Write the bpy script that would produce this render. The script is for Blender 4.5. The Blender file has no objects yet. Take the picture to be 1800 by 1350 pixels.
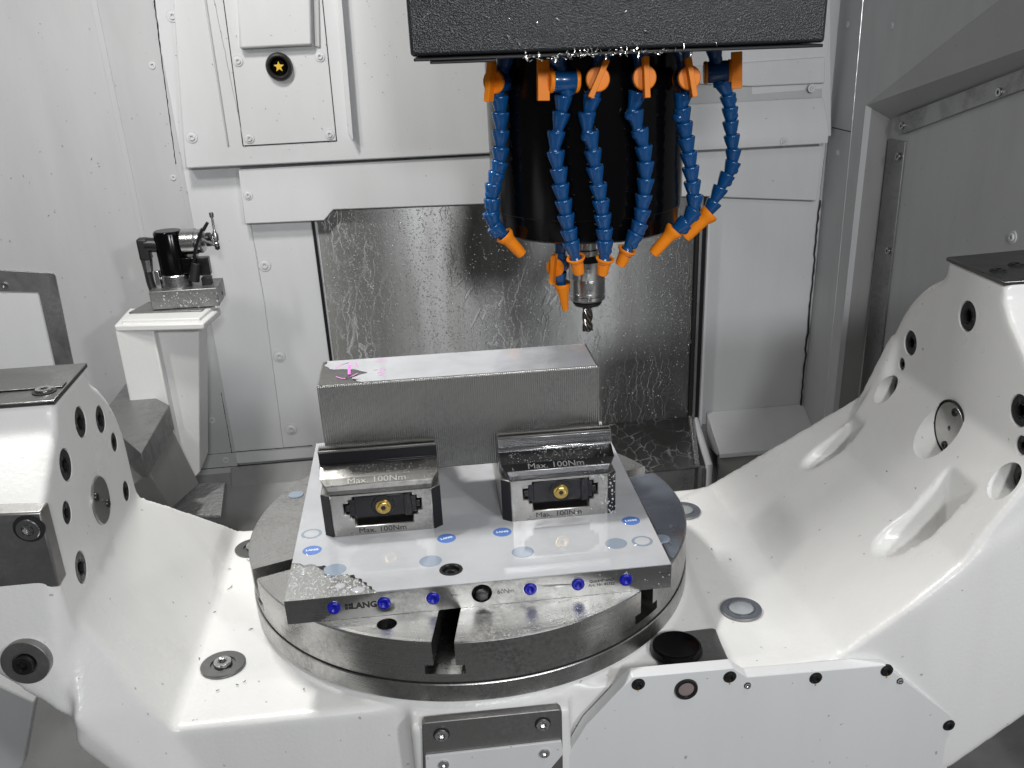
import bpy, bmesh, math, random
from mathutils import Vector, Matrix
S = bpy.context.scene
COL = S.collection
random.seed(7)
V = Vector
# ------------------------------------------------------------------ camera
F = 1697.51; PPX, PPY = 965.5, 837.12
CP = V((-0.04343, -1.00005, 0.52664)); YAW, PIT, ROL = 0.13695, 0.44668, -0.02999
FW = V((math.sin(YAW)*math.cos(PIT), math.cos(YAW)*math.cos(PIT), -math.sin(PIT)))
R0 = V((math.cos(YAW), -math.sin(YAW), 0)); U0 = R0.cross(FW)
RT = math.cos(ROL)*R0 + math.sin(ROL)*U0; UP = -math.sin(ROL)*R0 + math.cos(ROL)*U0
cd = bpy.data.cameras.new('camera'); cam = bpy.data.objects.new('camera', cd); COL.objects.link(cam)
cam.matrix_world = Matrix(((RT.x, UP.x, -FW.x, CP.x), (RT.y, UP.y, -FW.y, CP.y), (RT.z, UP.z, -FW.z, CP.z), (0, 0, 0, 1)))
cd.sensor_width = 36; cd.lens = F/1800*36; cd.shift_x = (900-PPX)/1800; cd.shift_y = (PPY-675)/1800
cd.clip_start = .01; cd.clip_end = 50
S.camera = cam
# measured points of the photograph put onto the machine's own planes (metres, table centre = origin)
def ray(x, y): return FW + (x-PPX)/F*RT - (y-PPY)/F*UP
def aX(q, X): d = ray(*q); return CP + d*((X-CP.x)/d.x)
def aY(q, Y): d = ray(*q); return CP + d*((Y-CP.y)/d.y)
def aZ(q, Z): d = ray(*q); return CP + d*((Z-CP.z)/d.z)
# ------------------------------------------------------------------ light
w = bpy.data.worlds.new('World'); S.world = w; w.use_nodes = True
w.node_tree.nodes['Background'].inputs[0].default_value = (.95, .97, 1, 1)
w.node_tree.nodes['Background'].inputs[1].default_value = .07
def lamp(name, loc, aim, sx, sy, power, col=(1, 1, 1), spread=180):
    l = bpy.data.lights.new(name, 'AREA'); l.shape = 'RECTANGLE'; l.size = sx; l.size_y = sy; l.energy = power; l.color = col; l.spread = math.radians(spread)
    o = bpy.data.objects.new(name, l); COL.objects.link(o); o.location = loc
    o.rotation_euler = (V(aim)-V(loc)).to_track_quat('-Z', 'Y').to_euler(); return o
lamp('work_fill_lamp', (-.40, .35, 1.10), (.05, -.1, 0), .20, .07, 12.5, (1, .985, .95))
lamp('work_fill_lamp', (-.76, .10, 1.00), (-.30, .95, -.05), .06, .12, 3.6, (1, .985, .95))
lamp('work_fill_lamp', (.48, -.50, 1.05), (.36, -.20, -.07), .10, .10, 1.7, (1, .985, .95))  # added fill lamp that brightens the right front flat of the cradle
lamp('work_fill_lamp', (.85, -1.70, .95), (.2, .9, .1), .14, .14, 12, (.96, .98, 1))
lamp('work_fill_lamp', (.10, -2.0, 1.02), (.2, .5, .1), .16, .16, 16, (.98, .99, 1))  # unseen front fill behind the camera, standing in for room light through the door
S.view_settings.view_transform = 'Standard'; S.view_settings.look = 'None'; S.view_settings.exposure = 0; S.view_settings.gamma = 1
S.render.engine = 'CYCLES'

# ------------------------------------------------------------------ materials
def mat(name, col, rough=.4, metal=0, **k):
    m = bpy.data.materials.new(name); m.use_nodes = True; nt = m.node_tree; b = nt.nodes['Principled BSDF']
    b.inputs['Base Color'].default_value = (*col, 1); b.inputs['Roughness'].default_value = rough; b.inputs['Metallic'].default_value = metal
    if 'coat' in k: b.inputs['Coat Weight'].default_value = k['coat']; b.inputs['Coat Roughness'].default_value = k.get('coatr', .08)
    if 'spec' in k: b.inputs['Specular IOR Level'].default_value = k['spec']
    m['b'] = 1; return m
class NT:
    def __init__(s, m): s.m = m; s.nt = m.node_tree; s.b = s.nt.nodes['Principled BSDF']; s.tc = s.n('ShaderNodeTexCoord')
    def n(s, t, **k):
        x = s.nt.nodes.new(t)
        for a, v in k.items():
            if a in x.inputs: x.inputs[a].default_value = v
            else: setattr(x, a, v)
        return x
    def l(s, a, b): s.nt.links.new(a, b)
    def coord(s, scale=(1, 1, 1), rot=(0, 0, 0)):
        mp = s.n('ShaderNodeMapping'); mp.inputs['Scale'].default_value = scale; mp.inputs['Rotation'].default_value = rot
        s.l(s.tc.outputs['Object'], mp.inputs[0]); return mp.outputs[0]
    def noise(s, co, scale, detail=3, rough=.5, dist=0):
        x = s.n('ShaderNodeTexNoise'); x.inputs['Scale'].default_value = scale; x.inputs['Detail'].default_value = detail
        x.inputs['Roughness'].default_value = rough; x.inputs['Distortion'].default_value = dist; s.l(co, x.inputs['Vector']); return x.outputs[0]
    def ramp(s, f, a, b, lo=0., hi=1.):
        x = s.n('ShaderNodeMapRange'); x.inputs[1].default_value = a; x.inputs[2].default_value = b; x.inputs[3].default_value = lo; x.inputs[4].default_value = hi
        s.l(f, x.inputs[0]); return x.outputs[0]
    def mix(s, f, c1, c2):
        x = s.n('ShaderNodeMix', data_type='RGBA'); s.l(f, x.inputs[0]) if not isinstance(f, float) else setattr(x.inputs[0], 'default_value', f)
        for i, c in ((6, c1), (7, c2)):
            if isinstance(c, tuple): x.inputs[i].default_value = (*c, 1)
            else: s.l(c, x.inputs[i])
        return x.outputs[2]
    def math(s, op, a, b=None):
        x = s.n('ShaderNodeMath', operation=op)
        for i, c in ((0, a), (1, b)):
            if c is None: continue
            if isinstance(c, (int, float)): x.inputs[i].default_value = c
            else: s.l(c, x.inputs[i])
        return x.outputs[0]
    def bump(s, h, strength=.2, dist=.001):
        x = s.n('ShaderNodeBump'); x.inputs['Strength'].default_value = strength; x.inputs['Distance'].default_value = dist
        s.l(h, x.inputs['Height']); s.l(x.outputs[0], s.b.inputs['Normal'])
    def color(s, c): s.l(c, s.b.inputs['Base Color'])
    def rough(s, c): s.l(c, s.b.inputs['Roughness'])
def paint(name, col, rough, peel=.25, stain=.0, scale=260):
    m = mat(name, col, rough); t = NT(m); co = t.coord()
    a = t.noise(co, scale, 2); b = t.noise(t.coord((6, 6, 1.2)), 3, 4, .6)
    sp = t.ramp(t.noise(co, 140, 1), .77, .80)
    c = t.mix(t.ramp(b, .42, .72, 0, stain), col, tuple(x*.62 for x in col))
    c = t.mix(t.math('MULTIPLY', sp, .5), c, (.12, .12, .11))
    t.color(c); t.bump(a, peel, .0008); t.rough(t.ramp(t.noise(co, 9, 3), .3, .7, rough*.85, rough*1.2)); return m
M = {}
M['cast'] = paint('cast_white_paint', (.78, .777, .765), .30, .28, .12)
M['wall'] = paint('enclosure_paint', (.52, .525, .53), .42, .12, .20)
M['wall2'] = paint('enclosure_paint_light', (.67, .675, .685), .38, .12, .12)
M['cover'] = paint('cover_paint', (.70, .71, .715), .36, .08, .10)
M['column'] = paint('column_paint', (.76, .76, .75), .4, .3, .05)
def steel(name, col, rough, kind='brush', amount=1.):
    m = mat(name, col, rough, 1); t = NT(m); co = t.coord()
    st = t.noise(co, 14, 5, .65, .6); st2 = t.noise(t.coord((60, 60, 60)), 4, 3, .7)
    dark = tuple(x*.45 for x in col)
    f = t.math('MULTIPLY', t.ramp(st, .44, .64), t.ramp(st2, .35, .62)); f = t.math('MULTIPLY', f, .75*amount)
    t.color(t.mix(f, col, dark)); t.rough(t.ramp(st, .3, .7, rough*.8, rough*1.5))
    if kind == 'ring':   # turned: fine concentric grooves
        sx = t.n('ShaderNodeSeparateXYZ'); t.l(t.tc.outputs['Object'], sx.inputs[0])
        r = t.math('SQRT', t.math('ADD', t.math('MULTIPLY', sx.outputs[0], sx.outputs[0]), t.math('MULTIPLY', sx.outputs[1], sx.outputs[1])))
        cb = t.n('ShaderNodeCombineXYZ'); t.l(r, cb.inputs[0]); t.l(t.math('MULTIPLY', sx.outputs[2], 1.), cb.inputs[2])
        t.bump(t.noise(cb.outputs[0], 700, 3, .8), .35, .0006)
    elif kind == 'brushx': t.bump(t.noise(t.coord((15, 900, 900)), 1, 3), .25, .0004)
    elif kind == 'brushz': t.bump(t.noise(t.coord((900, 900, 12)), 1, 3), .3, .0004)
    elif kind == 'plain': t.bump(t.noise(co, 500, 3), .15, .0004)
    return m
M['disc'] = steel('turned_table_steel', (.47, .465, .455), .25, 'ring')
M['plate'] = steel('ground_plate_steel', (.42, .42, .41), .28, 'brushx', .8)
M['vise'] = steel('ground_vise_steel', (.55, .54, .52), .30, 'plain', .7)
M['visedark'] = mat('blued_steel', (.028, .028, .032), .30, .6); t = NT(M['visedark']); t.bump(t.noise(t.coord(), 700, 2), .3, .0004)
M['jaw'] = steel('jaw_steel', (.26, .255, .245), .40, 'plain', 1.1)
M['jawwet'] = steel('wet_jaw_steel', (.13, .13, .135), .22, 'plain', .6)
M['band'] = steel('bright_jaw_band', (.50, .50, .51), .22, 'brushx', .5)  # brighter steel imitates the reflection on the right vise's upright band
M['pad'] = steel('machined_pad_steel', (.33, .325, .32), .42, 'plain', .5)
M['lid'] = steel('machined_lid_steel', (.20, .20, .20), .30, 'brushx', .6)
M['bolt'] = steel('zinc_bolt', (.55, .55, .55), .22, 'plain', .3)
M['strip'] = steel('galvanised_strip', (.36, .36, .36), .40, 'brushx', .9)
M['chip'] = mat('aluminium_chip', (.8, .8, .78), .25, 1)
M['holder'] = steel('chromed_holder', (.50, .50, .50), .22, 'ring', .5)
M['black'] = mat('black_gloss', (.002, .002, .0025), .16, spec=.22)
M['blackmatt'] = mat('black_matt', (.012, .012, .013), .5)
M['blackhole'] = mat('black_oxide', (.010, .010, .011), .32)
M['blue'] = mat('blue_hose_plastic', (.004, .066, .215), .22, coat=.2); t = NT(M['blue']); t.bump(t.noise(t.coord(), 220, 2), .08, .001)
M['orange'] = mat('orange_plastic', (.95, .27, .012), .42, spec=.25); t = NT(M['orange']); t.bump(t.noise(t.coord(), 300, 2), .1, .0006)
M['plug'] = mat('blue_plug_plastic', (.008, .012, .36), .25)
M['plugwet'] = mat('blue_cap_wet', (.11, .20, .50), .12)
M['plugpale'] = mat('blue_cap_sunk', (.25, .30, .37), .12)
M['rim'] = mat('chamfer_silver', (.6, .6, .6), .3, 1)
M['ink'] = mat('laser_ink', (.02, .02, .02), .5)
M['inklight'] = mat('laser_light', (.55, .54, .50), .4, .5)
M['inkgrey'] = mat('grey_engraving', (.26, .26, .26), .5, .5)
M['inkfaint'] = mat('faint_engraving', (.15, .148, .14), .5, .9)
M['inkcap'] = mat('cap_print', (.62, .72, .92), .3)
M['brass'] = mat('brass_nut', (.62, .44, .14), .28, 1); t = NT(M['brass']); t.bump(t.noise(t.coord(), 600, 2), .2, .0004)
M['magenta'] = mat('magenta_marker', (.72, .22, .62), .5)
M['yellow'] = mat('yellow_insert', (.75, .48, .03), .4)
M['rubber'] = mat('black_rubber', (.02, .02, .02), .45)
M['glass'] = mat('lens_glass', (.25, .2, .2), .06)
M['hood_shade'] = paint('hood_shade_paint', (.42, .42, .425), .42, .12, .1)  # wall paint darkened to stand in for the shade under the hood
M['floor'] = paint('chute_and_shade_paint', (.30, .30, .295), .40, .2, .4)
M['bluehex'] = mat('dark_hex_steel', (.09, .09, .09), .35, .8)
M['shade'] = mat('dark_gap', (.01, .01, .01), .8)
M['grease'] = mat('yellow_grease', (.55, .42, .05), .3)
# spindle head: black crackle paint
m = M['head'] = mat('black_crackle_paint', (.022, .023, .026), .26, coat=.3); t = NT(m)
v = t.n('ShaderNodeTexVoronoi'); v.inputs['Scale'].default_value = 560; t.l(t.coord(), v.inputs['Vector'])
t.bump(t.math('ADD', v.outputs[0], t.noise(t.coord(), 900, 3)), .6, .0009)
# workpiece: vertically milled side
m = M['stock'] = steel('sawn_stock_steel', (.47, .47, .46), .34, 'none', .7); t = NT(m)
wv = t.n('ShaderNodeTexWave'); wv.inputs['Scale'].default_value = 140; wv.inputs['Distortion'].default_value = 1.4; wv.inputs['Detail'].default_value = 2; wv.inputs['Detail Scale'].default_value = .6
t.l(t.coord((1, .02, .06)), wv.inputs['Vector']); t.bump(wv.outputs[1], .7, .0009)
m = M['stocktop'] = steel('sawn_stock_top', (.16, .16, .155), .42, 'brushx', .9)
# coolant: milky emulsion film
def milk(name, col, alpha, thick):
    m = mat(name, col, .06); t = NT(m); t.b.inputs['IOR'].default_value = 1.36
    t.b.inputs['Alpha'].default_value = alpha
    n = t.noise(t.coord(), 22, 4, .6, .4)
    t.color(t.mix(t.ramp(n, .35, .7), col, tuple(x*thick for x in col)))
    t.bump(t.noise(t.coord(), 18, 1), .04, .004); return m
M['milk'] = milk('milky_coolant', (.51, .52, .545), .92, .88)
m = M['milkblock'] = milk('milky_block_film', (.50, .51, .535), .92, .88); t = NT(m); sx_ = t.n('ShaderNodeSeparateXYZ'); t.l(t.tc.outputs['Object'], sx_.inputs[0])
t.l(t.ramp(t.math('ADD', sx_.outputs[0], t.math('MULTIPLY', t.noise(t.coord(), 25, 3), .08)), .23, .31, .93, .30), t.b.inputs['Alpha'])  # film fades towards the right end, imitating a dark reflection
M['milkthin'] = milk('thin_milky_coolant', (.17, .19, .23), .62, .75)
M['milkgrey'] = milk('thin_grey_coolant', (.50, .53, .56), .80, .6)
m = M['drop'] = mat('coolant_drop', (.75, .76, .78), .05, coat=.5); m.node_tree.nodes['Principled BSDF'].inputs['Alpha'].default_value = .6
# stainless sheet with dried coolant runs
def stainless(name, base, veins, sz):
    m = mat(name, (base,)*3, .30, 1); t = NT(m)
    wob = t.noise(t.coord((1, 1, 1)), 30, 3, .6)
    co = t.coord(sz)
    vm = t.n('ShaderNodeVectorMath', operation='ADD'); t.l(co, vm.inputs[0])
    cb = t.n('ShaderNodeCombineXYZ'); t.l(t.math('MULTIPLY', wob, 2.2), cb.inputs[0]); t.l(t.math('MULTIPLY', wob, .8), cb.inputs[2]); t.l(cb.outputs[0], vm.inputs[1])
    v = t.n('ShaderNodeTexVoronoi', feature='DISTANCE_TO_EDGE'); v.inputs['Scale'].default_value = 1; t.l(vm.outputs[0], v.inputs['Vector'])
    line = t.ramp(v.outputs[0], .0, .045, 1, 0)
    msk = t.ramp(t.noise(t.coord((1, 1, .35)), 9, 3), .46, .62); line = t.math('MULTIPLY', line, msk)
    big = t.noise(t.coord((9, 9, 1.4)), 1.6, 5, .6)
    c = t.mix(t.ramp(big, .3, .7), (base*1.12,)*3, (base*.72, base*.72, base*.69))
    c = t.mix(t.math('MULTIPLY', line, veins), c, (.75, .76, .78))
    t.color(c); t.rough(t.math('ADD', t.ramp(big, .3, .7, .32, .38), t.math('MULTIPLY', line, .2)))
    nb = t.noise(t.coord((30, 30, 900)), 1, 3); dots = t.noise(t.coord(), 240, 2)
    t.bump(t.math('ADD', t.math('ADD', t.math('MULTIPLY', nb, .3), t.math('MULTIPLY', t.ramp(dots, .60, .78), .5)), t.math('MULTIPLY', line, .6)), .35, .0007)
    return m
def brushed(m, rough, an=1.):
    t = NT(m); tg = t.n('ShaderNodeTangent', direction_type='RADIAL', axis='Z'); t.l(tg.outputs[0], t.b.inputs['Tangent'])
    t.b.inputs['Anisotropic'].default_value = an; t.b.inputs['Anisotropic Rotation'].default_value = .25
    return m
M['inox'] = stainless('stainless_sheet', .29, .22, (58, 1, 12)); brushed(M['inox'], .38)
M['inoxledge'] = stainless('stainless_ledge', .22, .75, (40, 30, 30))
m = M['wetchute'] = mat('wet_chute', (.45, .45, .45), .18, .3); t = NT(m); t.bump(t.noise(t.coord(), 110, 3), 1., .006)

# ------------------------------------------------------------------ mesh helpers
def link(name, bm, m, parent=None, smooth=30, bevel=0, seg=2, kind=None, label=None, weld=False):
    bmesh.ops.recalc_face_normals(bm, faces=bm.faces)
    me = bpy.data.meshes.new(name); bm.to_mesh(me); bm.free()
    return linkm(name, me, m, parent, smooth, bevel, seg, kind, label)
def linkm(name, me, m, parent=None, smooth=30, bevel=0, seg=2, kind=None, label=None):
    if m is not None:
        me.materials.clear()
        for x in (m if isinstance(m, (list, tuple)) else [m]): me.materials.append(M[x] if isinstance(x, str) else x)
    o = bpy.data.objects.new(name, me); COL.objects.link(o)
    if smooth is not None:
        me.shade_smooth()
        if smooth < 180: me.set_sharp_from_angle(angle=math.radians(smooth))
    if bevel:
        b = o.modifiers.new('bevel', 'BEVEL'); b.width = bevel; b.segments = seg; b.limit_method = 'ANGLE'; b.angle_limit = math.radians(32)
    if parent: o.parent = parent
    if kind: o['kind'] = kind
    if label: o['label'] = label
    return o
def thing(name, label, cat, loc=(0, 0, 0), group=None, rot=None, mtx=None):
    o = bpy.data.objects.new(name, None); COL.objects.link(o); o.empty_display_size = .02
    if mtx is not None: o.matrix_world = mtx
    else:
        o.location = loc
        if rot: o.rotation_euler = rot
    o['label'] = label; o['category'] = cat
    if group: o['group'] = group
    return o
def tag(o, label, cat, group=None):
    o['label'] = label; o['category'] = cat
    if group: o['group'] = group
    return o
def NB(): return bmesh.new()
def box(bm, lo, hi, mtx=None):
    r = bmesh.ops.create_cube(bm, size=1); 
    for v in r['verts']:
        v.co = V([lo[i]+(v.co[i]+.5)*(hi[i]-lo[i]) for i in range(3)])
        if mtx: v.co = mtx @ v.co
    return bm
def frame(p, z, x=None):   # matrix with local Z along z
    z = V(z).normalized(); x = V(x) if x is not None else (V((1, 0, 0)) if abs(z.x) < .9 else V((0, 1, 0)))
    y = z.cross(x).normalized(); x = y.cross(z).normalized()
    return Matrix(((x.x, y.x, z.x, p[0]), (x.y, y.y, z.y, p[1]), (x.z, y.z, z.z, p[2]), (0, 0, 0, 1)))
def lathe(bm, prof, mtx=None, n=32, mi=0):   # prof: (r,z) list, closed when r=0 at ends
    mtx = mtx or Matrix(); rings = []
    for r, z in prof:
        if r < 1e-6: rings.append([bm.verts.new(mtx @ V((0, 0, z)))])
        else: rings.append([bm.verts.new(mtx @ V((r*math.cos(2*math.pi*i/n), r*math.sin(2*math.pi*i/n), z))) for i in range(n)])
    for a, b in zip(rings, rings[1:]):
        for i in range(n):
            j = (i+1) % n
            q = [a[i % len(a)], a[j % len(a)], b[j % len(b)], b[i % len(b)]]
            u = []
            for x in q:
                if x not in u: u.append(x)
            if len(u) > 2:
                f = bm.faces.new(u); f.material_index = mi
    return bm
def cyl(bm, p0, p1, r0, r1=None, n=24):
    p0, p1 = V(p0), V(p1); r1 = r0 if r1 is None else r1; h = (p1-p0).length
    return lathe(bm, [(0, 0), (r0, 0), (r1, h), (0, h)], frame(p0, p1-p0), n)
def prism(bm, pts, d):   # polygon of 3D points extruded along vector d
    d = V(d); a = [bm.verts.new(V(p)) for p in pts]; b = [bm.verts.new(V(p)+d) for p in pts]
    bm.faces.new(a); bm.faces.new(b[::-1]); n = len(a)
    for i in range(n): bm.faces.new((a[i], b[i], b[(i+1) % n], a[(i+1) % n]))
    return bm
def hull(bm, pts):
    vs = [bm.verts.new(V(p)) for p in pts]; r = bmesh.ops.convex_hull(bm, input=vs)
    bmesh.ops.delete(bm, geom=list({g for g in r['geom_interior']+r['geom_unused'] if isinstance(g, bmesh.types.BMVert)}), context='VERTS')
    return bm
def tube(bm, pts, r, n=8):
    pts = [V(p) for p in pts]; rings = []
    for i, p in enumerate(pts):
        d = (pts[min(i+1, len(pts)-1)]-pts[max(i-1, 0)]); f = frame(p, d)
        rr = r[i] if isinstance(r, list) else r
        rings.append([bm.verts.new(f @ V((rr*math.cos(2*math.pi*k/n), rr*math.sin(2*math.pi*k/n), 0))) for k in range(n)])
    for a, b in zip(rings, rings[1:]):
        for k in range(n): bm.faces.new((a[k], a[(k+1) % n], b[(k+1) % n], b[k]))
    bm.faces.new(rings[0][::-1]); bm.faces.new(rings[-1]); return bm
def rpoly(cx, cy, r, n, ph=0): return [(cx+r*math.cos(2*math.pi*i/n+ph), cy+r*math.sin(2*math.pi*i/n+ph)) for i in range(n)]
def evalmesh(o):
    dg = bpy.context.evaluated_depsgraph_get(); me = bpy.data.meshes.new_from_object(o.evaluated_get(dg)); return me
def tmpobj(bm):
    bmesh.ops.recalc_face_normals(bm, faces=bm.faces); me = bpy.data.meshes.new('t'); bm.to_mesh(me); bm.free()
    o = bpy.data.objects.new('t', me); COL.objects.link(o); return o
def boolean(o, cutters, solver='EXACT'):
    for c in cutters:
        m = o.modifiers.new('b', 'BOOLEAN'); m.operation = 'DIFFERENCE'; m.object = c; m.solver = solver
    me = evalmesh(o)
    for c in cutters: bpy.data.objects.remove(c)
    bpy.data.objects.remove(o); return me
TXT = {}
def text(name, s, size, mtx, m, parent, bold=0, align='CENTER', depth=.0001, sx=1):
    cu = bpy.data.curves.new('f', 'FONT'); cu.body = s; cu.size = size; cu.align_x = align; cu.align_y = 'CENTER'; cu.extrude = depth; cu.offset = bold; cu.resolution_u = 3
    o = bpy.data.objects.new('f', cu); COL.objects.link(o); me = evalmesh(o); bpy.data.objects.remove(o)
    me.transform(mtx @ Matrix.Diagonal((sx, 1, 1, 1))); return linkm(name, me, m, parent, None)
# socket head cap screw, head on top facing +Z, origin at seat
def bolt_mesh(r=.006, h=.004, hexr=.45):
    bm = NB(); n = 24
    lathe(bm, [(0, -.001), (r, -.001), (r, h*.8), (r*.93, h), (r*hexr*1.15, h)], None, n)
    lathe(bm, [(r*hexr*1.15, h), (r*hexr, h*.96), (r*hexr, h*.2), (0, h*.2)], None, 6)
    bmesh.ops.remove_doubles(bm, verts=bm.verts, dist=1e-6)
    bmesh.ops.recalc_face_normals(bm, faces=bm.faces)
    me = bpy.data.meshes.new('bolt'); bm.to_mesh(me); bm.free(); return me
BOLT = {}
def bolt(p, nrm, r, h, m, parent, name='bolt', label=None):
    k = (round(r, 4), round(h, 4), m)
    if k not in BOLT:
        me = bolt_mesh(r, h); me.materials.append(M[m]); me.shade_smooth(); me.set_sharp_from_angle(angle=math.radians(35)); BOLT[k] = me
    o = bpy.data.objects.new(name, BOLT[k]); COL.objects.link(o); o.parent = parent
    o.matrix_local = frame(p, nrm)
    if label: o['label'] = label
    return o
def washer(p, nrm, r, ri, h, m, parent, name='washer', n=40):
    k = ('w', round(r, 4), round(ri, 4), round(h, 4), m)
    if k not in BOLT:
        bm = NB(); lathe(bm, [(ri, 0), (ri, h), (r-h*.3, h), (r, h*.7), (r, -.002), (ri, -.002), (ri, 0)], None, n)
        bmesh.ops.remove_doubles(bm, verts=bm.verts, dist=1e-7); bmesh.ops.recalc_face_normals(bm, faces=bm.faces)
        me = bpy.data.meshes.new('washer'); bm.to_mesh(me); bm.free(); me.materials.append(M[m]); me.shade_smooth(); me.set_sharp_from_angle(angle=math.radians(30)); BOLT[k] = me
    o = bpy.data.objects.new(name, BOLT[k]); COL.objects.link(o); o.parent = parent; o.matrix_local = frame(p, nrm); return o

# ================================================================== THE TILTING CRADLE (one casting, its pads, bolts, covers)
XL, XR, AY, AZ = -.368, .53, -.09, .103
cradle = thing('trunnion_cradle', 'white painted cast trunnion cradle carrying the round steel table between its two arms', 'machine cradle', (0, 0, -.3))
def W2L(p): return V(p)-V((0, 0, -.3))
def arc(cy, cz, r, a0, a1, n): return [(cy+r*math.cos(math.radians(a0+(a1-a0)*i/n)), cz+r*math.sin(math.radians(a0+(a1-a0)*i/n))) for i in range(n+1)]
def Pz(q, z): return tuple(aZ(q, z))
ZF = -.077
bm = NB()
flatL = [(-.306, -.229), (-.295, .172), (.342, .172), (.352, -.243)]
# centre slab
hull(bm, [(-.306, -.229, ZF), (.36, -.243, ZF), (.36, .172, ZF), (-.297, .172, ZF), (-.30, -.235, -.30), (.47, -.25, -.30), (.45, .15, -.30), (-.28, .15, -.30)])
# left web
A_ = (XL, -.214, .054); E_ = (XL, .03, .053); B_ = tuple(aY((240, 1247), -.236)); D_ = tuple(aY((127, 1262), -.262))
hull(bm, [A_, E_, B_, D_, (-.306, -.229, ZF), (-.297, .172, ZF), (-.325, .135, -.045), (-.383, -.255, -.066), (-.363, -.25, -.098), (-.28, -.236, -.20), (-.24, -.235, -.29), (-.28, .14, -.22), (-.40, .02, -.02)])
# left arm: front mass below, and the body along -X
hull(bm, [(XL, -.226, .160), (XL, -.226, .06), (-.385, -.25, -.036), (-.408, -.246, -.006), (-.428, -.240, .03), (-.50, -.228, .075), (-.50, -.226, .160), (XL, -.10, .160), (-.50, -.10, .160), (-.385, 0, -.03), (-.48, 0, .06)])
armL = [(-.139, .226), (-.034, .226), (-.034, .211)] + arc(AY, .1, .122, 62, 8, 8) + [(.030, .05), (.02, -.0), (-.20, -.0), (-.228, .04), (-.231, .09), (-.231, .157), (-.222, .162), (-.203, .174), (-.174, .191), (-.150, .205), (-.144, .214)]
prism(bm, [(XL, y, z) for y, z in armL], (-.45, 0, 0))
# right web + arm
k = .165/.185
hull(bm, [(.35, -.243, ZF), (.342, .176, ZF), (.535, -.252, .088), (.535, .092, .088), (.49, -.262, -.226), (.56, -.262, -.165), (.7, -.26, -.06), (.36, -.243, -.26), (.37, .14, -.26), (.60, .08, .0), (.60, -.255, .12), (.60, .06, .11), (.426, -.255, -.006)])
armR = [(-.144, .276), (-.034, .276), (-.036, .261)] + arc(-.093, .1, .166, 67, 10, 12) + [(.070, .09), (.06, -.0), (-.25, -.0), (-.262, .1), (-.262, .155), (-.235, .18), (-.205, .208), (-.19, .223), (-.16, .245), (-.146, .262)]
prism(bm, [(XR, y, z) for y, z in armR], (.5, 0, 0))
hull(bm, [(x, y, z) for y in (-.250, .062) for x, z in ((.455, .012), (.532, .128), (.56, .128), (.56, .0), (.46, .0))])
# small web ear behind the right arm face
hull(bm, [(.53, .05, .09), (.53, .075, .09), (.53, .05, .165), (.53, .07, .16), (.60, .05, .165), (.60, .07, .16), (.60, .05, .02), (.60, .08, .02), (.5, .09, .05), (.5, .05, .05)])
# boss under the table, with the flare and the front pad
lathe(bm, [(0, -.07), (.247, -.07), (.247, -.098), (.238, -.112), (.232, -.20), (0, -.20)], None, 96)
hull(bm, [(x, y, z) for x in (-.082, .073) for y, z in ((-.262, -.082), (-.262, -.3), (-.19, -.072), (-.19, -.3))])
hull(bm, [(.05, -.20, -.09), (.10, -.245, -.12), (.36, -.245, -.09), (.36, -.245, -.3), (.05, -.245, -.3), (.05, -.15, -.3), (.36, -.2, -.09)])
# raised step of the right flat
st = [Pz(q, ZF+.004) for q in ((1208, 985), (1248, 1063), (1283, 1160), (1310, 1190), (1480, 1152), (1240, 853), (1190, 880))]
hull(bm, st+[(p[0], p[1], ZF-.02) for p in st])
def remesh(o, vs, it):
    rm = o.modifiers.new('r', 'REMESH'); rm.mode = 'VOXEL'; rm.voxel_size = vs
    sm = o.modifiers.new('s', 'SMOOTH'); sm.factor = .5; sm.iterations = it
    me = evalmesh(o); bpy.data.objects.remove(o); o = bpy.data.objects.new('t', me); COL.objects.link(o); return o
cast = remesh(tmpobj(bm), .0040, 3)
# pockets cut through the right web (clearance for bolts and the pivot, two slots)
def cutter(f): b = NB(); f(b); return tmpobj(b)
late = [cutter(lambda b: cyl(b, (.40, .033, .103), (XR+.012, .033, .103), .0165, n=28)),
        cutter(lambda b: cyl(b, (.40, -.222, .101), (XR+.012, -.222, .101), .0175, n=28)),
        cutter(lambda b: cyl(b, (.40, -.093, .103), (XR+.004, -.093, .103), .031, n=40))]
def slot(y, z, r, x0, x1, y1=None):
    def f(b):
        pts = []
        for i in range(13):
            a = math.pi+math.pi*i/12
            for x, rr in ((x0, r*.9), (x1-.004, r), (x1, r*.85)):
                yy = y+(y1-y)*(x-x0)/(x1-x0) if y1 is not None else y
                pts.append((x, yy+rr*math.cos(a), z+rr*math.sin(a)))
        for x, rr in ((x0, r*.9), (x1, r*1.05)):
            yy = y+(y1-y)*(x-x0)/(x1-x0) if y1 is not None else y
            pts += [(x, yy-rr*1.15, z+.15), (x, yy+rr*1.15, z+.15)]
        hull(b, pts)
    return cutter(f)
cuts = [slot(.058, .012, .0175, .418, .490, .044), slot(-.156, .014, .0240, .408, .503, -.172)]
me = boolean(cast, cuts, 'FAST'); cast = bpy.data.objects.new('t', me); COL.objects.link(cast)
cast = remesh(cast, .0032, 4); cuts = late
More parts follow.
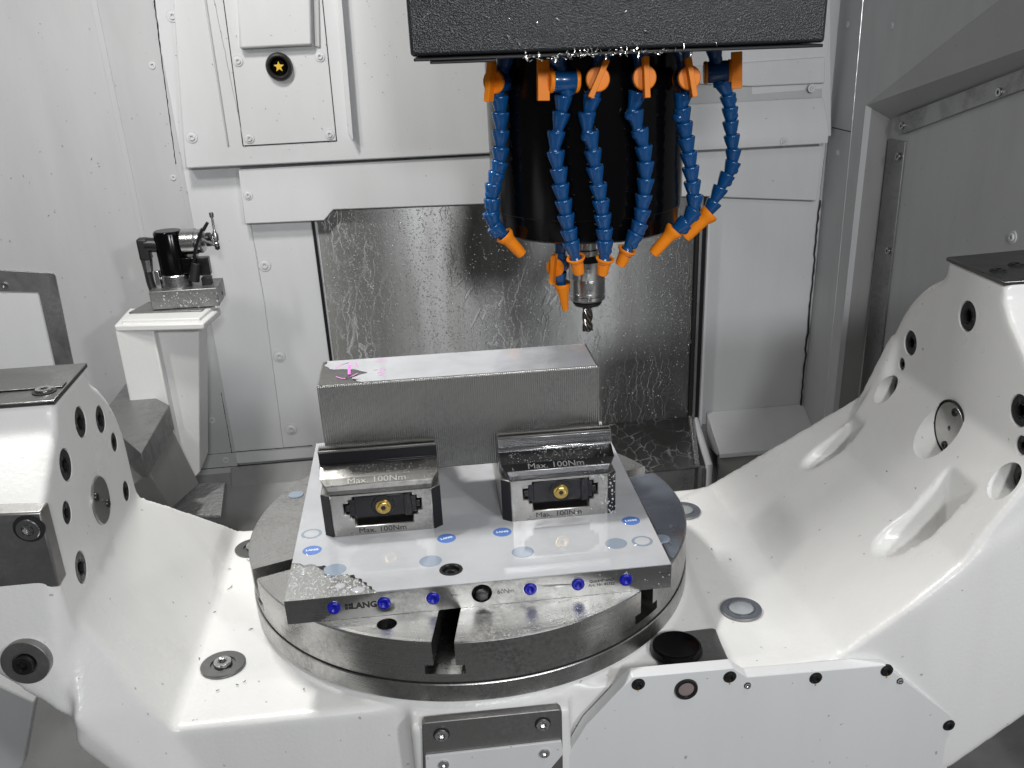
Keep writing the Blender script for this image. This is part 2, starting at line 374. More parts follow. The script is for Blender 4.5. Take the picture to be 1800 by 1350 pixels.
# bolt holes of both arm faces
LB = [(142, 742, .0155), (177, 737, .0145), (201, 777, .0105), (116, 817, .0155), (118, 901, .0110), (143, 997, .0155), (222, 863, .0115)]
RB = [(1700, 556, .0165), (1600, 603, .0150), (1585, 640, .0080), (1792, 722, .0165), (1796, 783, .0100)]
for x, y, r in LB:
    p = aX((x, y), XL); cuts.append(cutter(lambda b: cyl(b, p+V((.03, 0, 0)), p-V((.016, 0, 0)), r)))
for x, y, r in RB:
    p = aX((x, y), XR); cuts.append(cutter(lambda b: cyl(b, p-V((.03, 0, 0)), p+V((.016, 0, 0)), r)))
me = boolean(cast, cuts, 'FAST')
me.transform(Matrix.Translation((0, 0, .3)))
body = linkm('cast_body', me, 'cast', cradle, 42)
def part(name, bm, m, **k):
    for v in bm.verts: v.co.z += .3
    return link(name, bm, m, cradle, **k)
O3 = V((0, 0, .3))
for x, y, r in LB:
    p = aX((x, y), XL)-V((.0085, 0, 0)); bolt(p+O3, (1, 0, 0), r*.975, .008, 'blackhole', cradle)
for x, y, r in RB:
    p = aX((x, y), XR)+V((.0095, 0, 0)); bolt(p+O3, (-1, 0, 0), r*.975, .008, 'blackhole', cradle)
for y, z, r in ((.033, .103, .0160), (-.222, .101, .0170)):
    part('counterbore', lathe(NB(), [(r, 0), (r, .0025), (r*.8, .003), (r*.8, .0)], frame((XR+.009, y, z), (-1, 0, 0)), 28), 'blackhole')
    bolt(V((XR+.011, y, z))+O3, (-1, 0, 0), r*.85, .008, 'blackhole', cradle)
# pivot discs of the arms
for p, r, sg in ((V((XL, -.089, .104)), .0245, 1), (V((XR, -.093, .103)), .0295, -1)):
    pv = part('pivot_disc', lathe(NB(), [(0, -.01), (r, -.01), (r, .0015), (r-.001, .0025), (.003, .0025), (.003, 0), (0, 0)], frame(p, (sg, 0, 0)), 48), 'pad' if sg > 0 else 'vise')
    for dy, dz in ((-.006, .021), (.0035, -.022)) if sg < 0 else ((-.014, .010), (.012, -.010)):
        bolt(V(p)+V((sg*.001, dy, dz))+O3, (sg, 0, 0), .0048, .003, 'blackhole', cradle, 'pin')
    if sg < 0: part('pivot_ring', lathe(NB(), [(r+.0006, -.002), (r+.0006, .003), (r+.0022, .003), (r+.0022, -.002)], frame(p, (sg, 0, 0)), 48), 'blackhole')
# machined top lids
bm = NB(); prism(bm, [(XL+.001, -.1385, .224), (XL+.001, -.0335, .224), (-.62, -.0335, .224), (-.62, -.1385, .224)], (0, 0, .0045))
lid = part('machined_lid', bm, 'lid', bevel=.0008, label='dark machined lid on top of the left arm')
bm = NB(); prism(bm, [(XL-.001, -.106, .2290), (XL-.001, -.092, .2290), (-.62, -.092, .2290), (-.62, -.106, .2290)], (0, 0, .0012)); part('raised_ridge', bm, 'lid', bevel=.0004)
pb = aZ((78, 688), .2288); washer(pb+O3, (0, 0, 1), .0105, .004, .0008, 'shade', cradle, 'counterbore'); bolt(pb+O3, (0, 0, 1), .0078, .003, 'bolt', cradle)
bm = NB(); hull(bm, [(x, y, z) for z in (.274, .2785) for x, y in ((XR-.001, -.1435), (XR-.001, -.0335), (.62, -.028), (.66, -.02), (.8, -.02), (.8, -.1435))])
part('machined_lid', bm, 'lid', bevel=.0008, label='dark machined lid on top of the right arm')
for q in ((1755, 476), (1787, 466)):
    p = aZ(q, .2787); washer(p+O3, (0, 0, 1), .0085, .004, .0008, 'shade', cradle, 'counterbore'); bolt(p+O3, (0, 0, 1), .006, .002, 'blackhole', cradle)
# dark machined block on the left arm front
c0 = [aY(q, -.2335) for q in ((-60, 905), (72, 900), (106, 1032), (-60, 1048))]
bm = NB(); prism(bm, c0, (0, .02, 0)); part('machined_block', bm, 'pad', bevel=.002)
p = aY((51, 929), -.2338); washer(p+O3, (0, -1, 0), .0125, .006, .0006, 'shade', cradle, 'counterbore'); bolt(p+O3, (0, -1, 0), .0095, .004, 'bolt', cradle)
# washers on the casting
def padw(q, z, r, hr, wet=False):
    p = aZ(q, z)
    part('machined_pad', lathe(NB(), [(0, -.004), (r, -.004), (r, 0), (r-.0006, .0006), (hr*1.35, .0006), (hr*1.35, -.0012), (0, -.0012)], frame(p, (0, 0, 1)), 48), 'pad' if wet else 'lid')
    if wet:
        part('coolant_pool', lathe(NB(), [(0, .0010), (hr*1.3, .0010), (hr*1.48, .0004)], frame(p, (0, 0, 1)), 32), 'milkgrey')
        part('coolant_film', lathe(NB(), [(hr*1.62, .0009), (r*.92, .0010), (r*.985, .0008)], frame(p, (0, 0, 1)), 40), 'milkthin')
        part('ring', lathe(NB(), [(hr*1.42, 0), (hr*1.42, .0016), (hr*1.56, .0016), (hr*1.56, 0)], frame(p, (0, 0, 1)), 32), 'holder')
    else: bolt(p+O3-V((0, 0, .002)), (0, 0, 1), hr, .006, 'bolt', cradle)
padw((392, 1167), ZF+.0025, .0230, .0095); padw((446, 962), ZF+.002, .0235, .0095); padw((1303, 1070), ZF+.0065, .0225, .0095, True); padw((1200, 897), ZF+.0065, .0235, .0095, True)
p = aY((44, 1166), -.2490); nn = V((-.05, -1, .10))
part('machined_pad', lathe(NB(), [(0, -.012), (.0205, -.012), (.0205, 0), (.0200, .0006), (.0105, .0006), (.0105, -.003), (0, -.003)], frame(p, nn), 48), 'pad'); bolt(p+O3, nn, .0088, .006, 'blackhole', cradle)
# dark pad and round plug at right front
zp = ZF+.0012
bm = NB(); prism(bm, [Pz(q, zp) for q in ((1149, 1134), (1158, 1171), (1284, 1161), (1258, 1108), (1252, 1106), (1193, 1113), (1165, 1119), (1152, 1127))], (0, 0, .0012)); part('machined_pad', bm, 'pad')
p = aZ((1189, 1145), zp)
part('round_plug', lathe(NB(), [(.0270, 0), (.0270, .003), (.0262, .0045), (.0258, .0070), (.0250, .0086), (.0232, .0094), (.0215, .0090), (0, .0093)], frame(p, (0, 0, 1)), 48), 'black')
# sheet cover on the front with its bolts
YC = -.2605
cv = [aY(q, YC) for q in ((1112, 1190), (1289, 1174), (1314, 1190), (1557, 1169), (1672, 1258), (1662, 1400), (950, 1420), (984, 1352), (1030, 1276))]
bm = NB(); prism(bm, cv, (0, .0155, 0)); part('front_cover', bm, 'cover', bevel=.0012)
def cbolt(q, r, nm='bolt', m='blackhole'):
    p = aY(q, YC-.0003); washer(p+O3, (0, -1, 0), r*1.05, r*.5, .0006, 'shade', cradle, 'counterbore', 28); bolt(p+O3, (0, -1, 0), r*.85, .0022, m, cradle, nm)
for q in ((1122, 1203), (1283, 1190), (1434, 1192), (1559, 1179), (1668, 1275)): cbolt(q, .0064)
for q in ((1314, 1205), (1582, 1197)): cbolt(q, .0034, m='bolt')
p = aY((1206, 1211), YC-.0003)
part('sight_glass', lathe(NB(), [(0, .0008), (.008, .0008), (.0088, .0025), (.0112, .0025), (.012, 0)], frame(p, (0, -1, 0)), 36), 'blackhole'); part('lens', lathe(NB(), [(0, .0018), (.0062, .0014), (.0078, .0009)], frame(p, (0, -1, 0)), 28), 'glass')
for q in ((1122, 1211), (1283, 1199), (1434, 1201), (1559, 1188)):
    p = aY(q, YC-.0006); part('grease_drip', cyl(NB(), p+V((0, 0, .003)), p-V((0, 0, .0028)), .0010, .0006, 8), 'grease')
# front block with cover below it, under the table
YB = -.2655
bm = NB(); prism(bm, [aY(q, YB) for q in ((742, 1276), (746, 1271), (983, 1247), (988, 1251), (991, 1420), (745, 1430))], (0, .01, 0)); part('machined_block', bm, 'pad', bevel=.001)
for q in ((776, 1291), (954, 1272)):
    p = aY(q, YB-.0003); washer(p+O3, (0, -1, 0), .0078, .004, .0005, 'shade', cradle, 'counterbore', 28); bolt(p+O3, (0, -1, 0), .0066, .003, 'bolt', cradle)
bm = NB(); prism(bm, [aY(q, YB-.003) for q in ((748, 1330), (987, 1303), (990, 1326), (968, 1352), (965, 1420), (750, 1430))], (0, .003, 0)); part('lower_cover', bm, 'wall2', bevel=.0006)
for q in ((780, 1343), (957, 1323)):
    p = aY(q, YB-.0032); bolt(p+O3, (0, -1, 0), .0052, .0025, 'rim', cradle)

# ================================================================== THE ROUND TABLE
R = .25
table = thing('rotary_table', 'round turned steel machine table with T-slots lying in the white cradle', 'rotary table', (0, 0, -.0681))
o = tmpobj(lathe(NB(), [(0, -.046), (R-.0008, -.046), (R-.0008, -.0375), (R, -.037), (R, -.0012), (R-.0012, 0), (0, 0)], None, 192))
cuts = []
for a in (-100.3, -160.5, -48.5, 19.5):
    rm = Matrix.Rotation(math.radians(a), 4, 'Z'); b = NB()
    prism(b, [rm @ V((.07, y, z)) for y, z in ((-.0108, .02), (-.0108, -.026), (-.0195, -.026), (-.0195, -.0362), (.0195, -.0362), (.0195, -.026), (.0108, -.026), (.0108, .02))], rm.to_3x3() @ V((.25, 0, 0))); cuts.append(tmpobj(b))
p = aZ((680, 1097), 0); cuts.append(tmpobj(cyl(NB(), p-V((0, 0, .03)), p+V((0, 0, .01)), .0098, n=28)))
p2 = aZ((1187, 980), 0)
me = boolean(o, cuts); me.transform(Matrix.Translation((0, 0, .0681)))
linkm('table_plate', me, 'disc', table, 30)
link('table_ring', lathe(NB(), [(0, .0005), (R+.0012, .0005), (R+.0012, .0195), (R+.0004, .0205), (.20, .0205), (0, .0205)], None, 192), 'disc', table)
link('groove_gap', lathe(NB(), [(0, .0200), (R-.0014, .0200), (R-.0014, .0224), (0, .0224)], None, 96), 'shade', table)
bolt((p.x, p.y, .045), (0, 0, 1), .0080, .006, 'blackhole', table)
# numbers stamped in the film covered right side, blue cap, thin film
bm = NB(); fp = [aZ(q, .0004) for q in ((1095, 845), (1110, 838), (1125, 834), (1145, 832), (1163, 843), (1180, 859), (1194, 880), (1202, 900), (1204, 925), (1202, 945), (1192, 968), (1184, 982), (1176, 978), (1150, 925), (1115, 858))]
fp = [V((q.x, q.y, .0004)) * (min(1, .2485/math.hypot(q.x, q.y))) for q in fp]
film = tag(link('coolant_film', prism(bm, [(q.x, q.y, .0001) for q in fp], (0, 0, .0005)), 'milkthin', None), 'thin dark film of coolant on the right edge of the round steel table', 'coolant film')
text('engraving', '0', .010, Matrix.Translation(aZ((1190, 941), .0682+.0007)-V((0, 0, 0))+V((0, 0, 0))) @ Matrix.Rotation(.3, 4, 'Z'), 'rim', None) if False else None
for s_, q, sz in (('8', (1179, 925), .0105), ('0', (1178, 956), .0085), ('-', (1177, 892), .014)):
    tp = aZ(q, .0009); tp.z = .0009+.0681; text('engraving', s_, sz, Matrix.Translation(tp) @ Matrix.Rotation(-.5, 4, 'Z'), 'rim', table)
for q in ((1163, 947), (520, 869)):
    p = aZ(q, .0008); link('round_cap', lathe(NB(), [(0, .0011), (.0088, .0011), (.0095, .0004), (.0095, -.0004)], Matrix.Translation((p.x, p.y, .0683)), 32), 'plugpale', table)

# ================================================================== MOUNTING PLATE
PLA = math.radians(0)-.01404; PX, PY, PW, PD, PT = -.19115, -.18799, .3796, .3814, .02626
c_, s_ = math.cos(-.01404), math.sin(-.01404)
PM = Matrix.Translation((PX, PY, 0)) @ Matrix.Rotation(-.01404, 4, 'Z')
def PL(u, w_, z): return PM @ V((u, w_, z))
plate = thing('mounting_plate', 'thick square steel mounting plate with blue plugs clamped on the round table', 'mounting plate', mtx=PM @ Matrix.Translation((0, 0, .0002)))
o = tmpobj(box(NB(), (0, 0, 0), (PW, PD, PT)))
FP = [.0456, .0936, .141, .2368, .2847, .3331]; fz = .0142
cuts = [tmpobj(cyl(NB(), (u, -.01, fz), (u, .006, fz), .0068, n=28)) for u in FP]
cuts += [tmpobj(cyl(NB(), (.1889, -.01, fz), (.1889, .012, fz), .0102, n=32)), tmpobj(cyl(NB(), (.1609, .029, PT+.01), (.1609, .029, PT-.008), .0117, n=32))]
me = boolean(o, cuts); linkm('plate_body', me, 'plate', plate, 30, bevel=.0006, seg=1)
bm = NB(); lathe(bm, [(0, .0006), (.0026, .0006), (.0029, .0016), (.0050, .0020), (.0062, .0014), (.0066, .0004), (.0066, -.004), (0, -.004)], None, 28)
bmesh.ops.recalc_face_normals(bm, faces=bm.faces); pm = bpy.data.meshes.new('plug'); bm.to_mesh(pm); bm.free(); pm.materials.append(M['plug']); pm.shade_smooth()
for u in FP:
    x = bpy.data.objects.new('blue_plug', pm); COL.objects.link(x); x.parent = plate; x.matrix_local = frame((u, -.0006, fz), (0, -1, 0))
    link('chamfer_ring', lathe(NB(), [(.0067, .0002), (.0072, .0002), (.0072, -.0005), (.0067, -.0005)], frame((u, 0, fz), (0, -1, 0)), 32), 'rim', plate)
bm = NB(); lathe(bm, [(0, .0052), (.0035, .0052), (.0060, .0046), (.0072, .0030), (.0072, -.008)], None, 6)
hexs = link('clamp_screw', bm, 'bluehex', plate, 20, bevel=.0003, seg=1); hexs.matrix_local = frame((.1889, -.0002, fz), (0, -1, 0)) @ Matrix.Rotation(.35, 4, 'Z')
link('screw_hole_lining', lathe(NB(), [(.0101, .0003), (.0101, -.010), (0, -.010)], frame((.1889, 0, fz), (0, -1, 0)), 36), 'blackmatt', plate)
link('hole_ring', lathe(NB(), [(.0078, -.002), (.0082, .0006), (.0094, .0016), (.0116, .0015), (.0120, -.001)], frame((.1609, .029, PT), (0, 0, 1)), 40), 'blackhole', plate)
bolt((.1609, .029, PT-.005), (0, 0, 1), .0072, .003, 'blackhole', plate, 'hole_screw')
FR = lambda u, z: frame((u, -.0001, z), (0, -1, 0), (1, 0, 0))
text('printed_logo', 'LANG', .0092, FR(.0745, .0137), 'ink', plate, bold=.00042, sx=1.02)
for i in range(2):
    for j in range(2):
        link('logo_mark', box(NB(), (.0560+i*.0034, -.0002, .0106+j*.0034), (.0560+i*.0034+.0030, .0002, .0106+j*.0034+.0030)), 'ink', plate, None)
text('printed_torque', '60Nm', .0068, FR(.2125, .0140), 'ink', plate)
text('printed_name', 'Quick•Point®', .0044, FR(.3085, .0158), 'ink', plate, bold=.0001)
text('printed_number', 'Art. Nr. 45752', .0044, FR(.3085, .0112), 'ink', plate, bold=.0001)
text('printed_code', '3744', .0034, FR(.1620, .0152), 'ink', plate)
# caps on the top: four float level with the coolant and show their print, the others are sunk
def cap(u, w_, m, z, r=.0100, lab=None):
    x = link('round_cap', lathe(NB(), [(0, z), (r-.0005, z), (r, z-.0003), (r, 0)], Matrix.Translation((u, w_, PT)), 36), m, plate)
    if lab: x['label'] = lab
    return x
for u, w_, a in ((.0188, .0944, .02), (.159, .0942, .30), (.2187, .097, .0), (.359, .0967, .05)):
    cap(u, w_, 'plugwet', .0013, lab='bright blue cap with a pale print across it')
    text('cap_print', 'LANG', .0046, Matrix.Translation((u, w_, PT+.00135)) @ Matrix.Rotation(a, 4, 'Z'), 'inkcap', plate, bold=.0003, sx=1.05)
for u, w_ in ((.045, .0502), (.141, .0496), (.2356, .0509), (.3334, .0507)): cap(u, w_, 'plugpale', .00128, .0115)
def whitecap(u, w_, r):
    cap(u, w_, 'plugpale', .00126, r); link('milk_dome', lathe(NB(), [(0, .0019), (r*.4, .0018), (r*.75, .0012), (r*.88, .0008)], Matrix.Translation((u, w_, PT)), 32), 'milk', plate)
whitecap(.0152, .1311, .0112); whitecap(.3611, .0505, .0112)
link('milk_dome', lathe(NB(), [(.0022, .0010), (.003, .0015), (.005, .0013), (.0056, .0008)], Matrix.Translation((.277, .0503, PT)), 24), 'milk', plate)
link('milk_dome', lathe(NB(), [(0, .0013), (.0035, .0011), (.0052, .0)], Matrix.Translation((.0519, .0195, PT)), 24), 'milk', plate)
link('milk_dome', lathe(NB(), [(0, .0012), (.0045, .0008), (.0062, .0)], Matrix.Translation((.070, .009, PT)), 24), 'milk', plate)
# the coolant sheet on top of the plate, with the dry front left corner
pts = [(.0875, .0006), (.086, .004), (.0835, .006), (.083, .011), (.079, .013), (.078, .019), (.073, .022), (.072, .028), (.066, .031), (.064, .037), (.060, .036), (.0575, .040), (.050, .0395), (.045, .039), (.038, .041), (.0345, .045), (.0335, .052), (.036, .058), (.033, .061), (.027, .060), (.025, .063), (.018, .066), (.013, .064), (.009, .069), (.0006, .071)]
def jag(pl_, it=2):
    rnd = random.Random(3)
    for _ in range(it):
        out = []
        for a, b in zip(pl_, pl_[1:]):
            L = math.hypot(b[0]-a[0], b[1]-a[1]); out += [a, ((a[0]+b[0])/2+rnd.uniform(-.18, .18)*L, (a[1]+b[1])/2+rnd.uniform(-.18, .18)*L)]
        pl_ = out+[pl_[-1]]
    return pl_
edge = jag(pts, 1); edge = [(max(.0004, x), max(.0004, y)) for x, y in edge]
poly = edge+[(.0004, PD-.0004), (PW-.0004, PD-.0004), (PW-.0004, .0004)]
bm = NB(); prism(bm, [(x, y, PT+.0003) for x, y in poly], (0, 0, .0009)); bmesh.ops.triangulate(bm, faces=[f for f in bm.faces if len(f.verts) > 4])
me = boolean(tmpobj(bm), [tmpobj(cyl(NB(), (.1609, .029, PT-.01), (.1609, .029, PT+.01), .0118, n=40))])
pud = linkm('coolant_puddle', me, 'milk', None, 30); pud.matrix_world = PM
tag(pud, 'milky white coolant puddle covering the top of the mounting plate', 'coolant puddle')
# beads of coolant
def beads(name, spots, m, label, cat):
    bm = NB()
    for p, nrm, r, st_ in spots:
        f = frame(p, nrm); n = 7
        rings = [[bm.verts.new(f @ V((r*c*math.cos(2*math.pi*k/n), r*c*st_*math.sin(2*math.pi*k/n), r*h))) for k in range(n)] for c, h in ((1, 0), (.8, .38))]
        top = bm.verts.new(f @ V((0, 0, r*.55)))
        for k in range(n):
            bm.faces.new((rings[0][k], rings[0][(k+1) % n], rings[1][(k+1) % n], rings[1][k])); bm.faces.new((rings[1][k], rings[1][(k+1) % n], top))
    me = bpy.data.meshes.new(name); bm.to_mesh(me); bm.free(); o = linkm(name, me, m, None, 180, kind='stuff'); return tag(o, label, cat)
rnd = random.Random(11); sp = []
def inpoly(x, y, P):
    c = False; n = len(P)
    for i in range(n):
        a, b = P[i], P[i-1]
        if (a[1] > y) != (b[1] > y) and x < (b[0]-a[0])*(y-a[1])/(b[1]-a[1])+a[0]: c = not c
    return c
while len(sp) < 400:
    u, w_ = rnd.uniform(.001, .088), rnd.uniform(.001, .07)
    if not inpoly(u, w_, poly): sp.append((PL(u, w_, PT+.0002), (0, 0, 1), rnd.choice((.0005, .0007, .0009, .0013)), rnd.uniform(.8, 1.4)))
for _ in range(60):
    u = rnd.uniform(.24, .378); sp.append((PL(u, -.0001, rnd.uniform(.001, .0255)), (0, -1, 0), rnd.choice((.0003, .0005, .0008)), rnd.uniform(.8, 1.5)))
for _ in range(260):
    a = rnd.uniform(-92, -48); r = .249-abs(rnd.gauss(0, .012)); x, y = r*math.cos(math.radians(a)), r*math.sin(math.radians(a)); sp.append((V((x, y, .0001)), (0, 0, 1), rnd.choice((.0003, .0005, .0008)), 1))
beads('coolant_beads', sp, 'drop', 'clear coolant beads on the bare front left corner of the mounting plate', 'coolant beads')

# ================================================================== VISES
def make_vise(u0, label, mj='jaw', mb='visedark', mi='inklight'):
    mt = PM @ Matrix.Translation((u0, .1185, PT+.0008)); r = thing('clamping_vise', label, 'vise', mtx=mt, group='low steel vises on the mounting plate')
    Wd = .125; ch = .0092; DP = .170   # local: x width, y depth, z up
    # base body with the window cut in the front face
    bm = NB(); prism(bm, [(0, .0075, 0), (ch, 0, 0), (Wd-ch, 0, 0), (Wd, .0075, 0), (Wd, DP-.0075, 0), (Wd-ch, DP, 0), (ch, DP, 0), (0, DP-.0075, 0)], (0, 0, .049))
    o = tmpobj(bm)
    def wbox(x0, x1, z0, z1, d): return tmpobj(box(NB(), (x0, -.01, z0), (x1, d, z1)))
    cuts = [wbox(.0330, .0945, .0113, .0465, .03), wbox(.0225, .1045, .0255, .0385, .02), wbox(.0285, .0995, .0205, .0425, .02)]
    me = boolean(o, cuts); linkm('vise_body', me, 'vise', r, 30, bevel=.0009, seg=1)
    for s in (0, 1):   # dark corner chamfer faces
        x0, x1 = (0, ch) if s == 0 else (Wd, Wd-ch); bm = NB()
        a = V((x0, .0075, 0)); b = V((x1, 0, 0)); n = V((-1 if s == 0 else 1, -1.2, 0)).normalized()*.0004
        prism(bm, [a+n+V((0, 0, .0005)), b+n+V((0, 0, .0005)), b+n+V((0, 0, .0485)), a+n+V((0, 0, .0485))], n*.6); link('corner_chamfer', bm, 'visedark', r, None)
    # black carriage in the window with the yellow nut
    bm = NB(); box(bm, (.034, .0022, .0195), (.0935, .020, .0448)); link('carriage_block', bm, 'visedark', r, 30, bevel=.001)
    bm = NB(); box(bm, (.086, .0002, .0190), (.0938, .020, .0450)); link('carriage_rib', bm, 'visedark', r, 30, bevel=.0006)
    bm = NB(); box(bm, (.0285, .0030, .0215), (.0350, .018, .0410)); box(bm, (.0930, .0030, .0215), (.0990, .018, .0410)); link('carriage_guide', bm, 'visedark', r, 30, bevel=.0005)
    bm = NB(); box(bm, (.0235, .0036, .0265), (.0300, .018, .0350)); box(bm, (.0980, .0036, .0265), (.1035, .018, .0350)); link('carriage_ear', bm, 'blackhole', r, 30, bevel=.0012)
    link('window_lining', box(NB(), (.0332, .0185, .0115), (.0943, .0295, .0463)), 'blackmatt', r, None)
    link('nut_seat', lathe(NB(), [(.0112, -.004), (.0112, .0008), (.0120, .0008), (.0124, 0)], frame((.064, .0022, .0322), (0, -1, 0)), 36), 'visedark', r)
    link('nut_recess', lathe(NB(), [(0, .0002), (.0112, .0002)], frame((.064, .0022, .0322), (0, -1, 0)), 36), 'blackmatt', r, None)
    link('nut_flange', lathe(NB(), [(.0030, -.001), (.0082, -.001), (.0084, .0006), (.0076, .0016), (.0030, .0018)], frame((.0640, .0012, .0314), (0, -1, 0)), 32), 'brass', r, 30)
    nut = link('spindle_nut', lathe(NB(), [(.0028, .0026), (.0062, .0028), (.0070, .0020), (.0072, -.002)], None, 6), 'brass', r, 15, bevel=.0004, seg=1); nut.matrix_local = frame((.0640, .0012, .0312), (0, -1, 0))
    cl = link('nut_bore', lathe(NB(), [(0, .0018), (.0028, .0018), (.0034, .0030)], None, 20), 'blackmatt', nut, None)
    # jaw carriage: front bevels, sloping top, upright band
    def ext(name, prof, x0, x1, m, chf=0, bev=.0007, sm=30):
        bm = NB(); prism(bm, [(x0, y, z) for y, z in prof], (x1-x0, 0, 0))
        if chf:
            for v in bm.verts:
                if v.co.y < chf: v.co.x = x0+(chf-v.co.y)*1.15 if v.co.x < (x0+x1)/2 else x1-(chf-v.co.y)*1.15
        return link(name, bm, m, r, sm, bevel=bev)
    ext('moving_jaw', [(.0004, .0495), (.0004, .0545), (.0022, .0595), (.0100, .0645), (.0280, .0712), (.0290, .0712), (.0290, .0495)], 0, Wd, mj, chf=.0075, sm=12)
    ext('jaw_step', [(.0285, .0495), (.0285, .0725), (.0305, .0730), (.0305, .0855), (.0430, .0855), (.0430, .0495)], .0002, Wd-.0002, mb, bev=.0005)
    ext('jaw_edge', [(.0295, .0857), (.0292, .0882), (.0318, .0884), (.0318, .0857)], .0, Wd, 'jaw', bev=.0004)
    # serrated grip edge against the block: small teeth
    bm = NB(); n = 62
    for i in range(n):
        x = .001+i*(Wd-.002)/n; d = (Wd-.002)/n
        a = [bm.verts.new(V(q)) for q in ((x, .0345, .0857), (x+d, .0345, .0857), (x+d, .0345, .0905), (x, .0345, .0905), (x+d/2, .0440, .0905), (x+d/2, .0440, .0857), (x+d/2, .0330, .0890))]
        for f in ((0, 1, 5), (0, 6, 3), (0, 1, 6), (1, 2, 6), (6, 2, 3), (3, 2, 4)): bm.faces.new([a[k_] for k_ in f])
    gp = link('grip_teeth', bm, 'jaw', r, None)
    link('grip_strip', box(NB(), (0, .0345, .0600), (Wd, .0440, .0880)), 'jaw', r, 30, bevel=.0004)
    # the far jaw behind the block
    ext('fixed_jaw', [(DP-.0004, .0495), (DP-.0004, .0600), (DP-.02, .0712), (DP-.0290, .0712), (DP-.0290, .0880), (DP-.0445, .0880), (DP-.0445, .0495)], 0, Wd, 'jaw')
    # print
    fr = frame((.0610, -.0003, .0056), (0, -1, 0), (1, 0, 0)); text('printed_torque', 'Max. 100Nm', .0084, fr, 'ink', r, sx=1.16)
    sl = V((0, .0078, .0050)).normalized(); nm = V((0, -sl.z, sl.y))
    text('engraved_torque', 'Max. 100Nm', .0100, frame(V((.060, .0058, .06195))+nm*.0002, nm, (1, 0, 0)), mi, r, sx=1.18)
    for x in (.0135, .1105): text('engraved_mark', 'L', .0042, frame(V((x, .0044, .0611))+nm*.0002, nm, (1, 0, 0)), 'inklight', r)
    sl = V((0, .018, .0067)).normalized(); nm = V((0, -sl.z, sl.y))
    text('engraved_logo', 'LANG', .0150, frame(V((.070, .0195, .0681))+nm*.0001, nm, (1, 0, 0)), 'inkfaint', r, sx=1.1)
    return r
v1 = make_vise(.0312, 'low steel vise gripping the left end of the block, with dark upright jaw band')
v2 = make_vise(.2222, 'low steel vise gripping the right end of the block, wet with coolant', 'jawwet', 'band', 'inkgrey')
sp = []; rnd = random.Random(5)
for _ in range(150):
    x = .125-abs(rnd.gauss(0, .03)); x = max(.004, x); z = rnd.uniform(.001, .048)
    if .02 < x < .108 and .008 < z < .046: continue
    sp.append((PL(.2222+x, .1183, PT+.0008+z), (0, -1, 0), rnd.choice((.0004, .0007, .0012)), rnd.uniform(.7, 1.8)))
for _ in range(150):
    x = rnd.uniform(.01, .12); t_ = rnd.random(); sp.append((PL(.2222+x, .1185+.010+.018*t_, PT+.001+.0646+.0067*t_), (0, -.35, .94), rnd.choice((.0003, .0004, .0006)), 1))
for _ in range(130):
    x = rnd.uniform(.01, .12); t_ = rnd.random(); sp.append((PL(.0312+x, .1185+.010+.018*t_, PT+.001+.0646+.0067*t_), (0, -.35, .94), rnd.choice((.0003, .0004, .0006)), 1))
beads('coolant_beads', sp, 'drop', 'coolant beads clinging to the jaws and front of the two vises', 'coolant beads')

# ================================================================== WORKPIECE
BU, BV, BW, BD, BZ0, BZ1 = .0378, .163, .2992, .0806, PT+.052, .1830
blk = thing('steel_block', 'long grey steel block with fine upright saw lines held across both vises', 'steel block', mtx=PM @ Matrix.Translation((BU, BV, BZ0)))
H = BZ1-BZ0
bm = NB(); box(bm, (0, 0, 0), (BW, BD, H)); link('block_body', bm, 'stock', blk, 30, bevel=.0016, seg=2)
link('block_top', box(NB(), (.0016, .0016, H-.0004), (BW-.0016, BD-.0016, H+.0002)), 'stocktop', blk, None)
TH = H+.0010
def topmark(pts, r=.0008): 
    bm = NB(); tube(bm, [(x, y, TH) for x, y in pts], r, 6)
    for v in bm.verts: v.co.z = TH+(v.co.z-TH)*.25
    return link('marker_line', bm, 'magenta', blk, 60)
topmark([(.031, .058), (.0325, .028)], .0016); topmark([(.0285, .0585), (.034, .0585)], .0009)
topmark([(.016, .050), (.022, .062), (.030, .068), (.038, .064), (.040, .052)]); topmark([(.019, .024), (.024, .018), (.029, .016), (.036, .022), (.041, .030)])
for a in ((.060, .066, .072, .066), (.058, .036, .066, .034), (.063, .026, .069, .022), (.066, .040, .070, .036), (.064, .018, .071, .014)): topmark([(a[0], a[1]), ((a[0]+a[2])/2, a[1]+.002), (a[2], a[3])], .0007)
# milky film on top of the block with a dry left end
e1 = jag([(.046, .0022), (.040, .008), (.045, .012), (.036, .014), (.039, .020), (.045, .026), (.052, .030), (.046, .036), (.041, .041), (.030, .046), (.018, .048), (.010, .052), (.006, .060), (.004, .066), (.006, .074), (.005, .0785)], 1)
e1 = [(max(.0020, x), max(.002, min(BD-.002, y))) for x, y in e1]
poly2 = e1+[(BW-.052, BD-.002), (BW-.003, BD-.002), (BW-.003, .002)]
bm = NB(); prism(bm, [(x, y, H+.0003) for x, y in poly2], (0, 0, .0006)); bmesh.ops.triangulate(bm, faces=[f for f in bm.faces if len(f.verts) > 4])
pud = link('coolant_puddle', bm, 'milkblock', None, 30); pud.matrix_world = blk.matrix_world.copy(); tag(pud, 'milky coolant film lying on top of the long steel block', 'coolant puddle')

